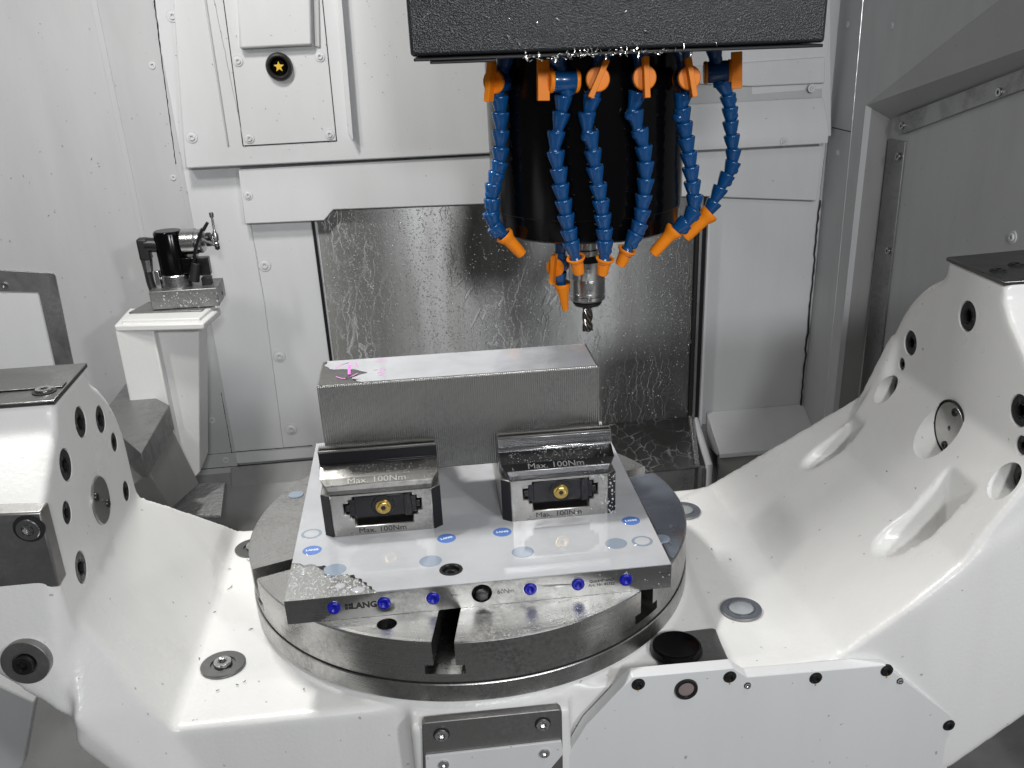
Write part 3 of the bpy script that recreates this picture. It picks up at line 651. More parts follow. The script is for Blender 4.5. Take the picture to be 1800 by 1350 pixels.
# ================================================================== SPINDLE
SX, SY = .206, .35
head = thing('spindle_head', 'black crackle painted spindle head box with the round black spindle below it', 'spindle head', (SX, SY, .255))
def hl(p): return V(p)-V((SX, SY, .255))
hz = .489
hp = [aY((722, 105), .12), aY((1452, 70), .12)]
hx0, hx1 = hp[0].x, hp[1].x
bm = NB(); hull(bm, [(x, y, z) for z in (hz, 1.0) for x, y in ((hx0, .122), (hx1, .122), (hx0+.045, .62), (hx1, .62))])
for v in bm.verts: v.co = hl(v.co)
link('head_box', bm, 'head', head, 30, bevel=.004, seg=3)
bm = NB(); hull(bm, [(x, y, z) for z in (hz-.0045, hz-.001) for x, y in ((hx0+.003, .119), (hx1-.003, .119), (hx0+.048, .61), (hx1-.003, .61))])
for v in bm.verts: v.co = hl(v.co)
link('head_bottom_plate', bm, 'blackhole', head, 30, bevel=.001)
bm = NB(); box(bm, (hx0+.02, .1175, hz-.0075), (hx0+.09, .125, hz-.0045))
for v in bm.verts: v.co = hl(v.co)
link('bottom_tab', bm, 'blackhole', head, 30, bevel=.001)
prof = [(0, 0), (.055, 0), (.060, .001), (.1235, .003), (.128, .006), (.1290, .030), (.1290, .0305), (.1302, .0310), (.1302, .033), (.1310, .034), (.1310, hz-.255)]
link('spindle_body', lathe(NB(), prof, None, 96), 'black', head, 25)
link('spindle_nose', lathe(NB(), [(0, -.010), (.034, -.010), (.036, -.008), (.036, 0), (0, 0)], None, 48), 'blackhole', head, 30)
link('nose_ring', lathe(NB(), [(.0, -.0115), (.016, -.0115), (.0165, -.010), (0, -.010)], None, 40), 'rim', head, 30)
p = hl(aY((995, 433), SY-.03)); link('nose_spacer', cyl(NB(), p+V((0, 0, .012)), p-V((0, 0, .005)), .0105, n=28), 'rim', head, 30)
# tool holder and end mill
zh = .235
tool = thing('tool_holder', 'polished steel tool holder with black collar and end mill under the spindle', 'tool holder', (SX, SY, .105))
T0 = .130   # local z of the holder top, tip at 0
link('holder_body', lathe(NB(), [(0, .130), (.0135, .130), (.0135, .120), (.0165, .119), (.0165, .112), (.0255, .104), (.0258, .101), (.0258, .0805), (.0256, .080), (.0256, .0795), (.0258, .079), (.0258, .060), (.0262, .0592), (.0262, .0580), (.0250, .0570), (.0250, .0555), (.0262, .0545), (.0262, .0500), (.0245, .0475), (.0200, .0465), (0, .0465)], None, 64), 'holder', tool, 25)
link('black_collar', lathe(NB(), [(0, .0462), (.0185, .0462), (.0212, .0445), (.0212, .0425), (.0190, .0395), (.0100, .0370), (0, .0370)], None, 48), 'blackhole', tool, 30)
bm = NB(); n = 48; NZ = 26; rings = []
for i in range(NZ+1):
    z = .0375*(1-i/NZ); ring = []
    for k_ in range(n):
        a = 2*math.pi*k_/n; ph = (a*4+z*620/1.0*.55) % (2*math.pi); t_ = ph/(2*math.pi)
        rr = .0078*(1 if t_ < .22 else 1-.42*math.sin(math.pi*min(1, (t_-.22)/.78))**.8)
        if i == 0: rr = .0072
        ring.append(bm.verts.new((rr*math.cos(a), rr*math.sin(a), z)))
    rings.append(ring)
for a, b in zip(rings, rings[1:]):
    for k_ in range(n): bm.faces.new((a[k_], a[(k_+1) % n], b[(k_+1) % n], b[k_]))
bm.faces.new(rings[-1]); M['mill'] = mat('coated_mill', (.19, .175, .16), .22, 1); link('end_mill', bm, 'mill', tool, 50)

# ================================================================== COOLANT HOSES
def lathem(prof, n, m, closed=True):
    bm = NB(); lathe(bm, prof, None, n); bmesh.ops.remove_doubles(bm, verts=bm.verts, dist=1e-7); bmesh.ops.recalc_face_normals(bm, faces=bm.faces)
    me = bpy.data.meshes.new('m'); bm.to_mesh(me); bm.free(); me.materials.append(M[m]); me.shade_smooth(); me.set_sharp_from_angle(angle=math.radians(50)); return me
# a link of the hose: wide cup at the top (+z), neck, ball at the bottom, unit = metre, length about .025
SEG = lathem([(.0085, .0105), (.0108, .0122), (.0125, .0122), (.0133, .0112), (.0134, .0095), (.0126, .0060), (.0105, -.0020), (.0080, -.0100), (.0077, -.0125), (.0084, -.0160), (.0100, -.0200), (.0100, -.0240), (.0075, -.0275), (.004, -.028)], 24, 'blue')
NOZ = lathem([(.0098, .010), (.0125, .0120), (.0140, .0112), (.0143, .0085), (.0128, .0050), (.0104, .0000), (.0098, -.0030), (.0088, -.0270), (.0078, -.0330), (.0056, -.0340), (.0050, -.028)], 24, 'orange')
NOZL = lathem([(.0098, .010), (.0118, .0120), (.0128, .0112), (.0130, .0085), (.0115, .0040), (.0085, -.0040), (.0050, -.0320), (.0045, -.0335), (.0035, -.0335), (.0033, -.028)], 20, 'orange')
TIP = lathem([(0, -.006), (.002, -.005), (.0045, -.001), (.005, .004)], 12, 'rim')
BAR = lathem([(0, -.0135), (.0128, -.0135), (.0135, -.012), (.0135, .012), (.0128, .0135), (0, .0135)], 32, 'blue')
CAPM = lathem([(.0138, 0), (.0142, .001), (.0142, .003), (.0130, .0048), (0, .0056)], 32, 'orange')
bm = NB(); box(bm, (-.0034, -.0225, .004), (.0034, .0225, .0185)); me = bpy.data.meshes.new('tab'); bm.to_mesh(me); bm.free(); me.materials.append(M['orange']); TAB = me
def inst(name, me, mt, parent, scale=1, bevel=0):
    o = bpy.data.objects.new(name, me); COL.objects.link(o); o.parent = parent; o.matrix_local = mt @ Matrix.Scale(scale, 4)
    if bevel: b = o.modifiers.new('bevel', 'BEVEL'); b.width = bevel; b.segments = 3; b.limit_method = 'NONE'
    return o
def z1(cx, cy): return (700+cx/2.177, cy/2.177)
def hose(label, Y, top, valve, seg, noz, vax, vtab=.12, sc=1., fat=False, y1=None, lo=None):
    n = len(seg); P_ = []
    for i, q in enumerate(seg):
        yy = Y if y1 is None else Y+(y1-Y)*(i/(n-1))**2
        P_.append(aY(z1(*q), yy))
    yv = Y; pt = aY(z1(*top), yv); pv = aY(z1(*valve), yv); yn = (y1 if y1 is not None else Y)
    pn0 = aY(z1(*noz[0]), yn); pn1 = aY(z1(*noz[1]), yn+.004)
    root = thing('coolant_hose', label, 'coolant hose', tuple(pt), 'blue link coolant hoses around the spindle'); L = lambda p: p-pt
    up = (pt-pv).normalized()
    inst('hose_link', SEG, frame(L(pt), up), root, sc*.84)
    # valve: barrel across the hose, orange cap with lever
    ax = V(vax).normalized(); va = frame(L(pv), ax, up.cross(ax))
    vb = inst('valve_body', BAR, va, root, sc)
    ho = inst('valve_cap', CAPM, frame(L(pv)+ax*.0135*sc, ax, up.cross(ax)), root, sc)
    inst('valve_cap', CAPM, frame(L(pv)-ax*.0135*sc, -ax, up.cross(ax)), root, sc)
    inst('valve_lever', TAB, frame(L(pv)+ax*.0135*sc, ax, up.cross(ax)) @ Matrix.Rotation(vtab, 4, 'Z'), root, sc, bevel=.0009)
    bm = NB(); cyl(bm, L(pv)+up*.020*sc, L(pv)-up*.018*sc, .0088*sc, n=20); link('valve_neck', bm, 'blue', root, 40)
    pts = [pv-up*.012]+P_+[pn0]
    for i, p in enumerate(P_):
        a = pts[i]; b = pts[i+2]; d = (a-b).normalized()
        if i == 0: d = (pv-p).normalized()*.6+d*.4
        rnd = random.Random(i+len(label)); gap = (pts[i+2]-p).length/sc
        d = d.normalized(); dl = d; inst('hose_link', SEG, frame(L(p), d, (1, 0, 0)), root, sc*.84)
    d = (pn0-pn1).normalized(); ln = (pn0-pn1).length
    pn0 = P_[-1]-dl*(.021*.84*sc); d = (pn0-pn1).normalized(); ln = (pn0-pn1).length; m = frame(L(pn0), d, (1, 0, 0)); s = Matrix.Diagonal((1.12 if fat else 1, 1.12 if fat else 1, max(.6, min(1.5, ln/.031)), 1))
    o = inst('nozzle', NOZL if lo else NOZ, m @ s, root, sc*.86 if not lo else .9)
    return root
FRT = (-.28, -.93, .12)
hose('far left blue coolant hose with its lever turned down and nozzle pointing right', .275, (403, 248), (388, 312), [(390, 400), (392, 462), (392, 530), (390, 595), (384, 648), (370, 690), (361, 735), (360, 790), (362, 840), (385, 882)], [(412, 888), (478, 978)], (-.52, -.80, .05), .12)
hose('second blue hose from the left with an upright orange lever flag beside it', .215, (615, 245), (632, 308), [(628, 400), (618, 462), (602, 535), (606, 610), (618, 675), (625, 735), (637, 795), (646, 850), (658, 905), (668, 950)], [(675, 966), (692, 1048)], (-.98, -.12, .05), .06)
hose('third blue hose from the left hanging just left of the tool holder front', .208, (776, 232), (759, 305), [(735, 400), (722, 462), (738, 535), (748, 605), (757, 668), (770, 735), (779, 795), (785, 850), (790, 905), (790, 950)], [(789, 962), (779, 1052)], (-.10, -.98, .10), -.20)
hose('fourth blue hose from the left, nozzle turned down to the left', .212, (928, 222), (933, 300), [(907, 385), (909, 455), (930, 525), (942, 590), (946, 650), (944, 715), (936, 775), (930, 830), (915, 880), (895, 920)], [(886, 936), (848, 1017)], (-.05, -.98, .10), -.05)
hose('fifth blue hose from the left sweeping left over the spindle edge to its nozzle', .240, (1088, 212), (1102, 300), [(1085, 392), (1090, 445), (1098, 500), (1106, 556), (1115, 612), (1122, 668), (1128, 722), (1133, 775), (1118, 828), (1078, 868)], [(1044, 888), (970, 977)], (-.05, -.98, .10), -.02)
hose('far right blue hose bulging outward with a wide flat orange nozzle', .330, (1212, 212), (1222, 275), [(1250, 338), (1266, 392), (1271, 440), (1273, 492), (1278, 545), (1281, 598), (1273, 645), (1248, 692), (1222, 742), (1196, 795)], [(1160, 842), (1092, 915)], (.97, -.2, .05), -.10, fat=True)
hose('short blue hose with orange nozzle directly left of the tool holder', .300, (622, 950), (612, 1015), [(622, 1068)], [(621, 1108), (640, 1188)], (-.45, -.88, .0), .05, sc=.88, lo=True)

# ================================================================== BACK OF THE ENCLOSURE
YW = .95
def st(name, bm, m, parent=None, **k):
    return link(name, bm, m, parent, kind=None if parent else 'structure', **k)
def pxp(bm, qs, Y, d): return prism(bm, [aY(q, Y) for q in qs], (0, d, 0))
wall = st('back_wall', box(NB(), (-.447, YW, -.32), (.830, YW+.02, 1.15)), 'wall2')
def onwall(name, qs, proud, m='wall2', bevel=.0015, **k): return link(name, pxp(NB(), qs, YW-proud, proud-.0005), m, wall, bevel=bevel, **k)
# stainless sheet with trims and the ledge below it
sheet = onwall('stainless_sheet', [(550, 330), (585, 616), (612, 800), (1222, 765), (1222, 730), (1235, 330)], .003, 'inox', .0005)
for x0, x1, d, m in ((1222, 1227, .012, 'shade'), (1227, 1232, .016, 'strip'), (1232, 1240, .010, 'visedark'), (1241, 1246, .018, 'wall2')):
    a = aY((x0, 380), YW); b = aY((x1, 380), YW); link('edge_trim', box(NB(), (a.x, YW-d, -.318), (b.x, YW-.004, .19)), m, wall, bevel=.001)
a = aY((551, 395), YW); link('edge_trim', box(NB(), (a.x-.003, YW-.006, -.3), (a.x+.003, YW-.001, .18)), 'visedark', wall, bevel=.0006)
lz = aY((1150, 738), YW-.004).z
e0 = aZ((1215, 738), lz).x
le = [V((-.23, YW-.004, lz)), V((e0, YW-.004, lz))]; fr_ = aY((1222, 822), .79); fl_ = V((-.25, .79, fr_.z))
bm = NB(); vs = [bm.verts.new(q) for q in (le[0], le[1], fr_, fl_)]+[bm.verts.new(V(q)-V((0, -.01, .02))) for q in (le[0], le[1], fr_, fl_)]
for f in ((0, 1, 2, 3), (7, 6, 5, 4), (0, 4, 5, 1), (1, 5, 6, 2), (2, 6, 7, 3), (3, 7, 4, 0)): bm.faces.new([vs[i] for i in f])
link('stainless_ledge', bm, 'inoxledge', wall)
link('ledge_front', box(NB(), (-.25, .792, fr_.z-.35), (fr_.x, .80, fr_.z-.001)), 'strip', wall)
bm = NB(); tube(bm, [le[1]+V((.004, -.002, .004)), fr_+V((.004, 0, .004))], .006, 10); link('ledge_weld', bm, 'holder', wall, 40)
bm = NB(); tube(bm, [fr_+V((.012, -.002, .002)), fr_+V((.012, -.002, -.3))], .008, 10); link('corner_trim', bm, 'strip', wall, 40)
bm = NB(); tube(bm, [aY((1222, 738), YW-.01), fr_+V((.030, 0, .004)), fr_+V((.030, -.002, -.3))], .008, 10); link('corner_trim', bm, 'wall2', wall, 40)
# shelf above, apron, upper cover, nozzle plate, grooves
onwall('upper_cover', [(322, 256), (326, 297), (1462, 240), (1462, -60), (300, -60)], .030, 'wall2', .003)
onwall('apron_plate', [(419, 298), (430, 394), (570, 388), (586, 369), (1225, 345), (1436, 353), (1450, 240)], .022, 'wall2', .002)
onwall('vent_box', [(415, -40), (421, 86), (549, 80), (545, -40)], .048, 'wall2', .004)
onwall('box_side', [(549, -40), (552, 82), (563, 84), (560, -40)], .036, 'wall', .002)
onwall('cover_panel', [(388, -40), (428, 256), (591, 247), (562, -40)], .0325, 'wall2', .0008)
onwall('panel_gap', [(386.5, -40), (426.5, 257.5), (592.5, 248.5), (563.5, -40)], .0306, 'shade', 0)
onwall('groove_shadow_strip', [(588, -40), (612, 232), (618, 246), (622, 246), (598, -40)], .050, 'wall2', .0015)  # added proud strip; the shadow it casts stands in for a recessed groove
onwall('left_rib', [(352, -40), (399, 256), (402, 256), (356, -40)], .033, 'wall', .0008)
# stepped covers at the right of the spindle
onwall('step_cover', [(1195, 118), (1450, 100), (1450, 146), (1320, 152), (1195, 146)], .040, 'wall2', .002)
bm = NB()
a0, a1 = aY((1190, 186), YW-.034), aY((1447, 172), YW-.034); b0, b1 = aY((1190, 247), YW-.060), aY((1458, 230), YW-.060); c0, c1 = aY((1190, 266), YW-.060), aY((1455, 252), YW-.060)
hull(bm, [a0, a1, b0, b1, c0, c1, (c0.x, YW-.001, c0.z), (c1.x-.01, YW-.001, c1.z), (a0.x, YW-.001, a0.z), (a1.x, YW-.001, a1.z)]); link('sloped_cover', bm, 'wall2', wall, bevel=.0015)
onwall('fold_line', [(1195, 150), (1322, 152), (1322, 166), (1445, 156), (1445, 171), (1195, 184)], .032, 'wall', .0004)
onwall('seam_line', [(1290, 100), (1288, 180), (1290, 180), (1292, 100)], .0425, 'wall', 0)
# seams with a bead of sealant and screws
def seam(name, q0, q1, Y, wd, m='shade', wob=.0006, parent=wall, X=None):
    a, b = (aY(q0, Y), aY(q1, Y)) if X is None else (aX(q0, X), aX(q1, X)); n = 40; rnd = random.Random(int(q0[0])); pts = []; rr = []
    for i in range(n+1):
        p = a.lerp(b, i/n); p.x += rnd.uniform(-wob, wob); pts.append(p); rr.append(wd*rnd.uniform(.75, 1.2))
    bm = NB(); tube(bm, pts, rr, 5); return link(name, bm, m, parent, 60)
seam('seam', (268, -20), (309, 288), YW-.001, .0011); seam('seam', (309, 288), (334, 400), YW-.001, .0008, 'wall')
seam('seam', (372, -20), (430, 258), YW-.0305, .0008, 'wall'); seam('seam', (441, 395), (466, 540), YW-.001, .0009, 'wall'); seam('seam', (466, 540), (498, 786), YW-.001, .0007, 'wall')
seam('seam', (330, 398), (346, 480), YW-.001, .0007, 'wall'); seam('seam', (389, 690), (408, 797), YW-.001, .0009, 'blackmatt', .0002)
seam('seam', (352, 800), (549, 783), YW-.001, .0008, 'blackmatt', .0002); seam('seam', (350, 825), (556, 807), YW-.001, .0011, 'blackmatt', .0002)
seam('sealant_bead', (1441, 352), (1405, 742), YW-.003, .0022, 'blackmatt', .0016); seam('sealant_bead', (1462, 178), (1442, 350), YW-.003, .0018, 'wall', .0012)
def wscrew(q, proud=0, r=.0085, parent=wall, m='wall2'):
    p = aY(q, YW-proud-.0004); washer(p, (0, -1, 0), r*1.35, r*.5, .0008, m, parent, 'screw_washer', 28)
    washer(p-V((0, .0004, 0)), (0, -1, 0), r*1.45, r*1.28, .0003, 'wall', parent, 'screw_ring', 28)
    bolt(p, (0, -1, 0), r*.8, .003, m, parent, 'screw')
for q in ((465, 466), (491, 626), (512, 754), (397, 808), (373, 738)): wscrew(q, 0)
for q in ((490, 846), (528, 838)): pass
for q in ((418, 107), (562, 99), (438, 243), (579, 236)): wscrew(q, .0327, .0062)
for q in ((303, 28),): wscrew(q, 0, .0072)
for q in ((337, 241),): wscrew(q, .030, .0072)
for q in ((268, 115),): wscrew(q, 0, .0072)
for q in ((436, 343),): wscrew(q, .022, .006)
for q in ((1427, 155), (1378, 249)): wscrew(q, .0605 if q[1] > 200 else .041, .0055)
for q in ((305, 312),): wscrew(q, 0, .006)
# star nozzle
noz = thing('spray_nozzle', 'black round spray nozzle with yellow star insert on the upper left cover panel', 'spray nozzle', tuple(aY((491, 117), YW-.033)))
link('nozzle_ring', lathe(NB(), [(.0155, 0), (.0235, 0), (.0235, .004), (.0215, .010), (.0185, .012), (.0160, .009), (.0150, .002)], frame((0, 0, 0), (0, -1, 0)), 44), 'rubber', noz)
link('nozzle_core', lathe(NB(), [(0, .006), (.010, .0055), (.0165, .001)], frame((0, 0, 0), (0, -1, 0)), 32), 'black', noz)
bm = NB(); sp5 = []
for i in range(10):
    a = math.pi/2+i*math.pi/5; r_ = .0095 if i % 2 == 0 else .0042; sp5.append((r_*math.cos(a), -.0075, r_*math.sin(a)))
link('star_insert', prism(bm, sp5, (0, .003, 0)), 'yellow', noz, None, bevel=.0006)

# left wall: a sheet folded at the rib, with the framed opening
LP0 = aY((205, 195), YW-.002); LP0.z = 0
dirL = V((-.993, -.12, 0)).normalized()
lx = aY((205, 195), YW).x
def wl(q, off=0):   # pixel onto the left wall plane (runs forward to the left from the rib)
    n = V((dirL.y, -dirL.x, 0)); n = n if n.y < 0 else -n; o = V((lx, YW-.001, 0))+n*off; d = ray(*q); return CP + d*(((o-CP).dot(n))/d.dot(n)), n
bm = NB(); n_ = wl((0, 0))[1]
a = V((lx, YW-.001, -.45)); b = a+dirL*.8
prism(bm, [a, b, b+V((0, 0, 1.6)), a+V((0, 0, 1.6))], -n_*.02)
box(bm, (lx-.001, YW-.0015, -.45), (-.445, YW+.018, 1.15))
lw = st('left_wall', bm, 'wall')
bm = NB(); a = V((lx-.004, YW-.005, -.3)); prism(bm, [a, a+V((.009, .002, 0)), a+V((.009, .002, 1.4)), a+V((0, 0, 1.4))], (0, .004, 0)); link('fold_rib', bm, 'wall', lw)
def wlp(name, qs, off, m, **k):
    pts = [wl(q, off)[0] for q in qs]; bm = NB(); prism(bm, pts, -n_*(off*.97)); return link(name, bm, m, lw, **k)
wlp('frame_strip', [(-500, 455), (0, 475), (92, 480), (97, 484), (170, 840), (142, 840), (68, 513), (-500, 500)], .004, 'strip', bevel=.0006)
wlp('inner_panel', [(-500, 504), (66, 516), (138, 840), (-500, 840)], .0015, 'cover')
p, n__ = wl((8, 502), .0045); bolt(p, n__, .0062, .0035, 'bolt', lw)

# right wall: side sheet, reveal and the inner panel
XW, XP = .814, .864
k0 = aX((1522, 185), XW); ke = aX((1755, 0), XW); k0b = aX((1472, 711), XW)
dz = (ke.z-k0.z)/(ke.y-k0.y); yfar = -.4
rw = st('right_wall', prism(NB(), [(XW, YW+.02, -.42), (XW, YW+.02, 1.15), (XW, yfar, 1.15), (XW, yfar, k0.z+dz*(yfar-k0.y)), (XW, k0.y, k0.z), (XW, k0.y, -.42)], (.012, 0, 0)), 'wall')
link('reveal', prism(NB(), [(XW+.0005, k0.y+.0005, -.42), (XP+.01, k0.y+.004, -.42), (XP+.01, k0.y+.004, k0.z), (XW+.0005, k0.y+.0005, k0.z)], (0, .006, 0)), 'floor', rw)  # dark chute grey here is painted shade of the reveal
s0, s1 = aX((1560, 212), XP), aX((1800, 120), XP); sl = (s1.z-s0.z)/(s1.y-s0.y)
bm = NB(); A0 = V((XW+.0005, k0.y, k0.z)); A1 = V((XW+.0005, yfar, k0.z+dz*(yfar-k0.y))); B0 = V((XP+.006, k0.y+.002, s0.z+sl*(k0.y-s0.y))); B1 = V((XP+.006, yfar, s0.z+sl*(yfar-s0.y)))
vs = [bm.verts.new(q) for q in (A0, A1, B1, B0)]+[bm.verts.new(q+V((.002, 0, .012))) for q in (A0, A1, B1, B0)]
for f in ((0, 1, 2, 3), (7, 6, 5, 4), (0, 4, 5, 1), (1, 5, 6, 2), (2, 6, 7, 3), (3, 7, 4, 0)): bm.faces.new([vs[i] for i in f])
link('sloped_hood', bm, 'hood_shade', rw)
link('inner_panel', box(NB(), (XP+.004, -.5, -.5), (XP+.014, k0.y+.003, 1.0)), 'wall', rw)
def rwp(name, qs, X, d, m, **k): return link(name, prism(NB(), [aX(q, X) for q in qs], (d, 0, 0)), m, rw, **k)
rwp('frame_strip', [(1561, 244), (1591, 249), (1532, 760), (1504, 760)], XP, .004, 'strip', bevel=.0006)
rwp('frame_strip', [(1577, 205), (1586, 236), (1700, 193), (1830, 146), (1825, 112)], XP-.002, .004, 'strip', bevel=.0006)
for q in ((1586, 221), (1757, 162), (1579, 275), (1561, 441)): p = aX(q, XP-.002); bolt(p, (-1, 0, 0), .0068, .003, 'bolt', rw)
p = aX((1780, 417), XP+.003); washer(p, (-1, 0, 0), .0095, .004, .001, 'wall2', rw); bolt(p, (-1, 0, 0), .0060, .004, 'wall2', rw)
for q in ((1490, 43), (1568, 45), (1472, 268)): p = aX(q, XW-.0003); washer(p, (-1, 0, 0), .008, .003, .0008, 'wall', rw, 'screw_washer', 24); bolt(p, (-1, 0, 0), .0055, .002, 'wall2', rw, 'screw')
seam('fold_line', (1519, -20), (1497, 232), 0, .0012, 'rim', .0, rw, X=XW); seam('fold_line', (1497, 232), (1448, 745), 0, .0011, 'wall2', .0, rw, X=XW)
seam('seam', (1463, 224), (1497, 232), 0, .0010, 'blackmatt', .0001, rw, X=XW)

# chute floor
bm = NB(); z0 = -.318
prism(bm, [(-1.2, YW, z0-.02), (-1.2, .45, -.78), (-1.2, -1.2, -.80), (-1.2, -1.2, -.86), (-1.2, .45, -.84), (-1.2, YW, -.40)], (2.3, 0, 0))
fl = st('machine_floor', bm, 'floor')
# right foot: the wall folds forward
ra = aY((1246, 730), YW-.02); rb = aY((1400, 716), YW-.001); rc = aY((1252, 796), .85); rd = aY((1350, 786), .85)
bm = NB(); hull(bm, [(ra.x, YW-.001, ra.z), (XW, YW-.001, ra.z), (ra.x, .84, rc.z), (XW, .84, rc.z), (ra.x, .84, rc.z-.01), (XW, .84, rc.z-.01), (ra.x, YW-.001, rc.z-.02), (XW, YW-.001, rc.z-.02)]); link('sloped_foot', bm, 'wall2', wall, bevel=.001)
link('foot_front', box(NB(), (ra.x, .845, rc.z-.3), (XW, .855, rc.z-.005)), 'floor', wall)
# left foot and the wet chute plate
la = aY((350, 826), YW-.001); lb = aY((556, 808), YW-.001)
bm = NB(); hull(bm, [(-.46, YW-.001, la.z), (-.25, YW-.001, la.z), (-.46, .86, la.z-.12), (-.25, .86, la.z-.12), (-.46, YW-.001, la.z-.13), (-.25, YW-.001, la.z-.13)]); link('sloped_foot', bm, 'floor', wall, bevel=.001)
zc = aY((395, 850), .80).z
cp = tag(link('chute_plate', prism(NB(), [aZ(q, zc) for q in ((315, 850), (395, 848), (388, 905), (285, 905))], (0, 0, -.006)), 'wetchute', None, bevel=.001), 'wet sparkling chute plate low on the left between column and table', 'chute plate')

# ================================================================== COLUMN WITH THE TOOL SETTER
YC0 = .70
col = thing('support_column', 'white painted column with recessed front standing at the left back wall', 'column', tuple(aY((352, 828), YC0)))
C0 = V(col.location)
def cpart(name, qs, Y, d, m='column', **k):
    bm = pxp(NB(), qs, Y, d); 
    for v in bm.verts: v.co -= C0
    return link(name, bm, m, col, **k)
cpart('column_body', [(266, 571), (350, 567), (350, 590), (352, 829), (318, 866), (330, 870), (250, 870), (225, 672)], YC0+.028, .09, bevel=.002)
cpart('column_rib', [(200, 572), (268, 572), (330, 870), (262, 870)], YC0, .11, bevel=.003)
zt = aY((200, 572), YC0).z
tp = [aZ(q, zt) for q in ((200, 572), (357, 568), (388, 541), (236, 545))]
bm = NB(); prism(bm, [q-C0 for q in tp], (0, 0, -.012)); link('column_cap', bm, 'column', col, bevel=.003)
zt2 = zt+.006; tp2 = [aZ(q, zt2) for q in ((213, 563), (350, 559), (378, 536), (245, 540))]
bm = NB(); prism(bm, [q-C0 for q in tp2], (0, 0, -.008)); link('cap_pad', bm, 'column', col, bevel=.002)
# machined seat and steel base plate
setter = thing('tool_setter', 'black and chrome tool setting probe bolted to a steel plate on the column', 'tool setter', tuple(aZ((320, 530), zt2+.001)))
T_ = V(setter.location)
def sp_(name, bm, m, **k):
    for v in bm.verts: v.co -= T_
    return link(name, bm, m, setter, **k)
seat = [aZ(q, zt2+.003) for q in ((226, 549), (355, 545), (372, 528), (262, 530))]
sp_('seat_plate', prism(NB(), seat, (0, 0, -.003)), 'strip', bevel=.0005)
zb = zt2+.004; YF = aZ((270, 545), zb).y
b0 = aY((268, 546), YF); b1 = aY((386, 536), YF); zt3 = aY((267, 513), YF).z
sp_('base_plate', box(NB(), (b0.x, YF, zb), (b1.x, YF+.075, zt3)), 'strip', bevel=.0012)
YS = YF+.035
g = lambda q, Y=YS: aY(q, Y)
cx = g((313, 500)); cx.z = zt3
sp_('round_flange', lathe(NB(), [(0, 0), (.0270, 0), (.0270, .010), (.0262, .0105), (.0262, .0115), (.0270, .012), (.0270, .021), (.0255, .023), (0, .023)], Matrix.Translation(cx), 40), 'holder')
top = g((313, 404)); 
bm = NB(); hull(bm, [(cx.x+x, YS+y, z) for x, y in [(.0255*math.cos(a*math.pi/8), .0230*math.sin(a*math.pi/8)) for a in range(16)] for z in (cx.z+.022, top.z-.004)]+[(cx.x+x*.9, YS+y*.9, top.z) for x, y in [(.0255*math.cos(a*math.pi/8), .0230*math.sin(a*math.pi/8)) for a in range(16)]])
sp_('setter_body', bm, 'black', bevel=.001)
a = g((322, 425)); b = g((358, 418)); sp_('chrome_barrel', lathe(NB(), [(0, 0), (.0175, 0), (.0185, .001), (.0185, .024), (.0172, .026), (.0172, .033), (.0150, .036), (.0070, .037), (0, .037)], frame(a, (1, -.15, .02)) @ Matrix.Diagonal((1.18, 1.18, 1, 1)), 40), 'holder')
a = g((300, 432)); b = g((262, 431)); sp_('chrome_coupling', cyl(NB(), a, g((276, 431)), .0088, n=28), 'holder'); sp_('plug_neck', cyl(NB(), g((278, 431)), g((255, 430)), .0125, n=24), 'blackhole')
e0_, e1_ = g((240, 419)), g((268, 456)); sp_('elbow_plug', box(NB(), (e0_.x, YS-.011, e1_.z), (e1_.x, YS+.011, e0_.z)), 'blackmatt', bevel=.004, seg=3)
sp_('cable_nut', cyl(NB(), g((257, 456)), g((261, 477)), .0105, .0085, 8), 'holder'); bm = NB(); tube(bm, [g((260, 476)), g((264, 494)), g((270, 512))], .0072, 12); sp_('cable', bm, 'rubber')
bm = NB(); tube(bm, [g((340, 468), YS-.02), g((343, 440), YS-.03), g((350, 415), YS-.03), g((356, 402), YS-.03)], .0028, 8); sp_('air_tube', bm, 'blackhole')
sp_('small_valve', cyl(NB(), g((341, 494), YS-.02), g((345, 462), YS-.02), .0095, .0080, 12), 'blackmatt', bevel=.001)
bx = g((361, 470), YS); sp_('side_block', box(NB(), (bx.x-.012, YS-.010, g((0+361, 482)).z), (bx.x+.009, YS+.008, g((361, 451)).z)), 'blackhole', bevel=.0015)
sp_('side_block_base', box(NB(), (bx.x-.009, YS-.010, zt3), (bx.x+.007, YS+.010, g((361, 486)).z)), 'blackmatt', bevel=.001)
sp_('bent_nozzle', cyl(NB(), g((357, 405), YS-.02), g((365, 391), YS-.02), .0032, .0026, 10), 'blackhole')
a = g((373, 385), YS-.01); b = g((382, 434), YS-.01); d = (a-b).normalized()
sp_('stylus', lathe(NB(), [(0, 0), (.0042, .001), (.0044, .007), (.0030, .009), (.0050, .012), (.0055, .022), (.0030, .027), (.0022, .030), (.0020, .050), (.0038, .052), (.0040, .059), (0, .060)], frame(b, d), 16), 'holder')
sp_('stylus_ball', lathe(NB(), [(0, -.006), (.004, -.004), (.0045, 0), (.003, .004)], frame(b, d), 12), 'blackhole')
sp_('stylus_bracket', cyl(NB(), g((352, 420), YS-.012), g((379, 431), YS-.010), .0034, .0028, 10), 'bolt')
sp_('stylus_wire', tube(NB(), [g((368, 415), YS-.012), g((376, 424), YS-.016), g((381, 432), YS-.010)], .0012, 6), 'bolt')
sp_('barrel_cap', lathe(NB(), [(0, 0), (.012, 0), (.012, .006), (.008, .008), (0, .008)], frame(g((364, 421)), (1, -.15, .02)), 24), 'blackhole')
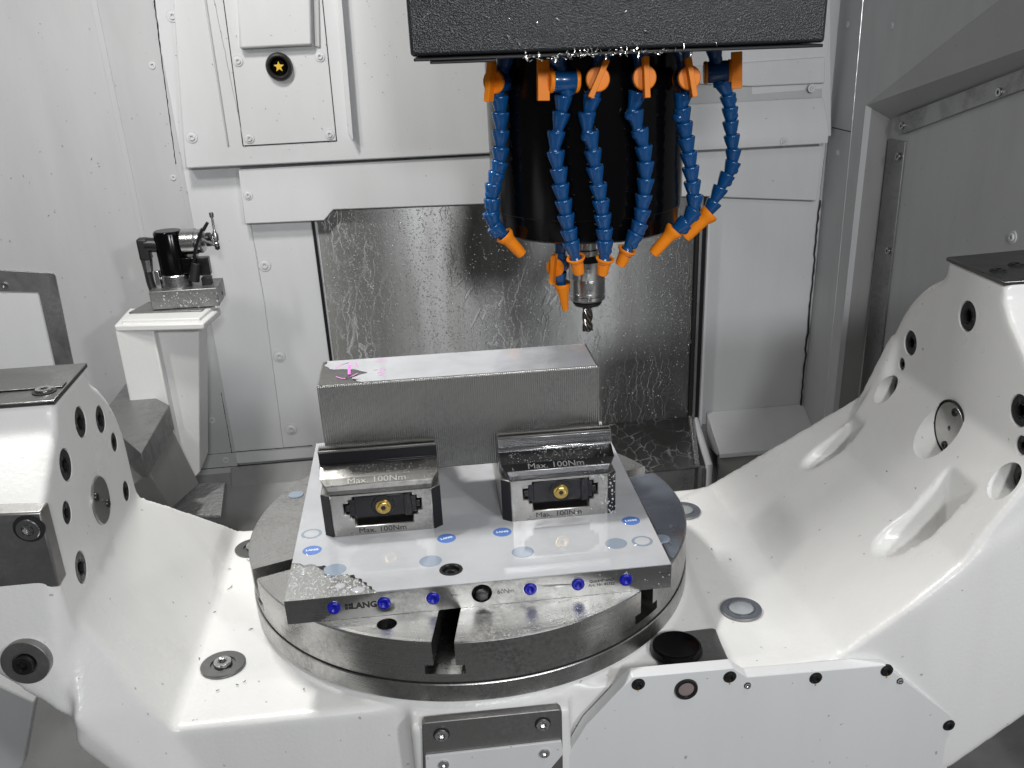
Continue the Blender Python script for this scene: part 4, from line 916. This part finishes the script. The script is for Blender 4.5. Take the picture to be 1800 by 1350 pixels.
sp_('cable_clip', box(NB(), (cx.x-.034, YS-.012, zt3), (cx.x-.026, YS+.004, zt3+.030)), 'bolt', bevel=.001)
sp_('connector_body', box(NB(), (cx.x+.016, YS-.020, zt3+.024), (cx.x+.042, YS+.010, zt3+.052)), 'black', bevel=.002)
for q in ((287, 468), (290, 455), (283, 488), (288, 478)): sp_('small_fitting', cyl(NB(), g(q, YS-.012), g((q[0]+6, q[1]+5), YS-.012), .0035, .0028, 8), 'bolt')
p = aX((391, 515), b1.x+.0003); sp_('side_hole', lathe(NB(), [(0, .0003), (.0035, .0003), (.0042, 0)], frame(p, (1, 0, 0)), 16), 'blackmatt')

# long steel block standing behind the left arm
q1 = aY((297, 712), .66); zk = q1.z
tpk = [V(aZ(q, zk)) for q in ((222, 672), (298, 712), (248, 797), (175, 735))]
sb = tag(link('steel_guide_block', prism(NB(), tpk, (0, 0, -.045)), 'strip', None, bevel=.0015), 'weathered grey steel guide block sticking out in front of the white column', 'steel block')
q = [aZ((300, 718), zk-.045), aZ((255, 850), zk-.045)]
ar = tag(link('support_bracket', hull(NB(), [tpk[0]+V((.01, 0, -.046)), tpk[1]+V((-.004, 0, -.046)), tpk[2]+V((-.004, .03, -.046)), tpk[3]+V((.01, .03, -.046)), aY((350, 850), .70), aY((300, 895), .55), aY((200, 880), .55), aY((230, 860), .70)]), 'floor', None, bevel=.002), 'dark painted bracket under the weathered steel guide block', 'bracket')

# ================================================================== LEFT LOWER CORNER, dark gap plates
bm = NB(); prism(bm, [aY(q, -.02) for q in ((-120, 1150), (8, 1210), (60, 1235), (40, 1345), (-120, 1500))], (0, .02, 0))
tag(link('side_panel', bm, 'wall', None, bevel=.002), 'grey painted side panel at the lower left corner beside the cradle', 'panel')

# ================================================================== CHIPS
rnd = random.Random(21)
def chips(bm, pts):
    for p, nrm, L_, r in pts:
        f = frame(p, nrm); a = rnd.uniform(0, 6.28); c = rnd.uniform(-1.5, 1.5); q = V((0, 0, r)); out = []
        for i in range(5):
            out.append(f @ q); a += c*.35; q = q+V((math.cos(a)*L_/4, math.sin(a)*L_/4, rnd.uniform(-.2, .35)*r))
        tube(bm, out, [r*.5, r, r*1.1, r, r*.4], 4)
bm = NB(); P_ = []
for q in ((395, 962), (407, 1000), (408, 1028), (446, 985)): P_.append((aZ(q, ZF+.001), (0, 0, 1), .012, .0004))
for q in ((350, 1160), (338, 1166), (427, 1200), (386, 1213), (420, 1205), (243, 1243), (380, 1075), (445, 1105), (535, 1210), (395, 1010), (1237, 1060)): P_.append((aZ(q, ZF+.001), (0, 0, 1), .004, .0005))
for q in ((1560, 830), (1608, 858), (1285, 985), (1250, 965)): P_.append((aX(q, .45) if q[0] > 1500 else aZ(q, ZF+.005), (0, 0, 1), .003, .0006))
chips(bm, P_); M['chipd'] = mat('dark_chip', (.12, .12, .12), .35, .8)
tag(link('metal_chips', bm, 'chipd', None, 60, kind='stuff'), 'small dark metal chips scattered on the white flats of the cradle', 'metal chips')
bm = NB(); P_ = []
for q in ((745, 30), (794, 58), (862, 28), (863, 22), (893, 74), (945, 37), (898, 35), (1000, 52), (1020, 37), (914, 80), (984, 37), (760, 10), (1095, 20), (1180, 60), (1300, 35), (1130, 50)): P_.append((aY(q, .1210), (0, -1, 0), rnd.uniform(.004, .009), rnd.uniform(.0005, .0011)))
for _ in range(90):
    x = rnd.gauss(1040, 90); x = min(1300, max(925, x)); P_.append((aY((x, 112-(x-722)*.0495+rnd.uniform(-5, 4)), .1175), (0, -1, .4), rnd.uniform(.002, .008), rnd.uniform(.0003, .0010)))
chips(bm, P_); tag(link('metal_chips', bm, 'chip', None, 60, kind='stuff'), 'bright metal chips stuck on the face and lower edge of the black head box', 'metal chips')
bm = NB(); P_ = []
for _ in range(110):
    x, y = rnd.uniform(0, 700), rnd.uniform(0, 560)
    if x > 320 and y > 390: continue
    pr = .031 if (y < 290 and x > 330) else .001
    P_.append((aY((x, y), YW-pr-.003) if x > 260 else wl((x, y), .001)[0], (0, -1, 0), rnd.uniform(.001, .004), rnd.uniform(.0002, .0005)))
chips(bm, P_); tag(link('metal_chips', bm, 'chipd', None, 60, kind='stuff'), 'tiny dark specks of swarf stuck to the upper left enclosure walls', 'metal chips')
# droplets on the stainless sheet
sp = []
for _ in range(1700):
    q = (rnd.uniform(565, 1218), rnd.uniform(372, 735)); 
    if q[0] < 800 and rnd.random() < .45 and q[1] > 520: continue
    sp.append((aY(q, YW-.0032), (0, -1, 0), rnd.choice((.0006, .0008, .0010, .0014)), rnd.uniform(.7, 1.3)))
for _ in range(60):
    q = (rnd.uniform(275, 384), rnd.uniform(515, 540)); sp.append((aY(q, YF-.0002), (0, -1, 0), rnd.choice((.0007, .0010, .0014)), rnd.uniform(.8, 1.8)))
beads('coolant_drops', sp, 'drop', 'small coolant drops spattered over the stainless sheet behind the spindle', 'coolant drops')
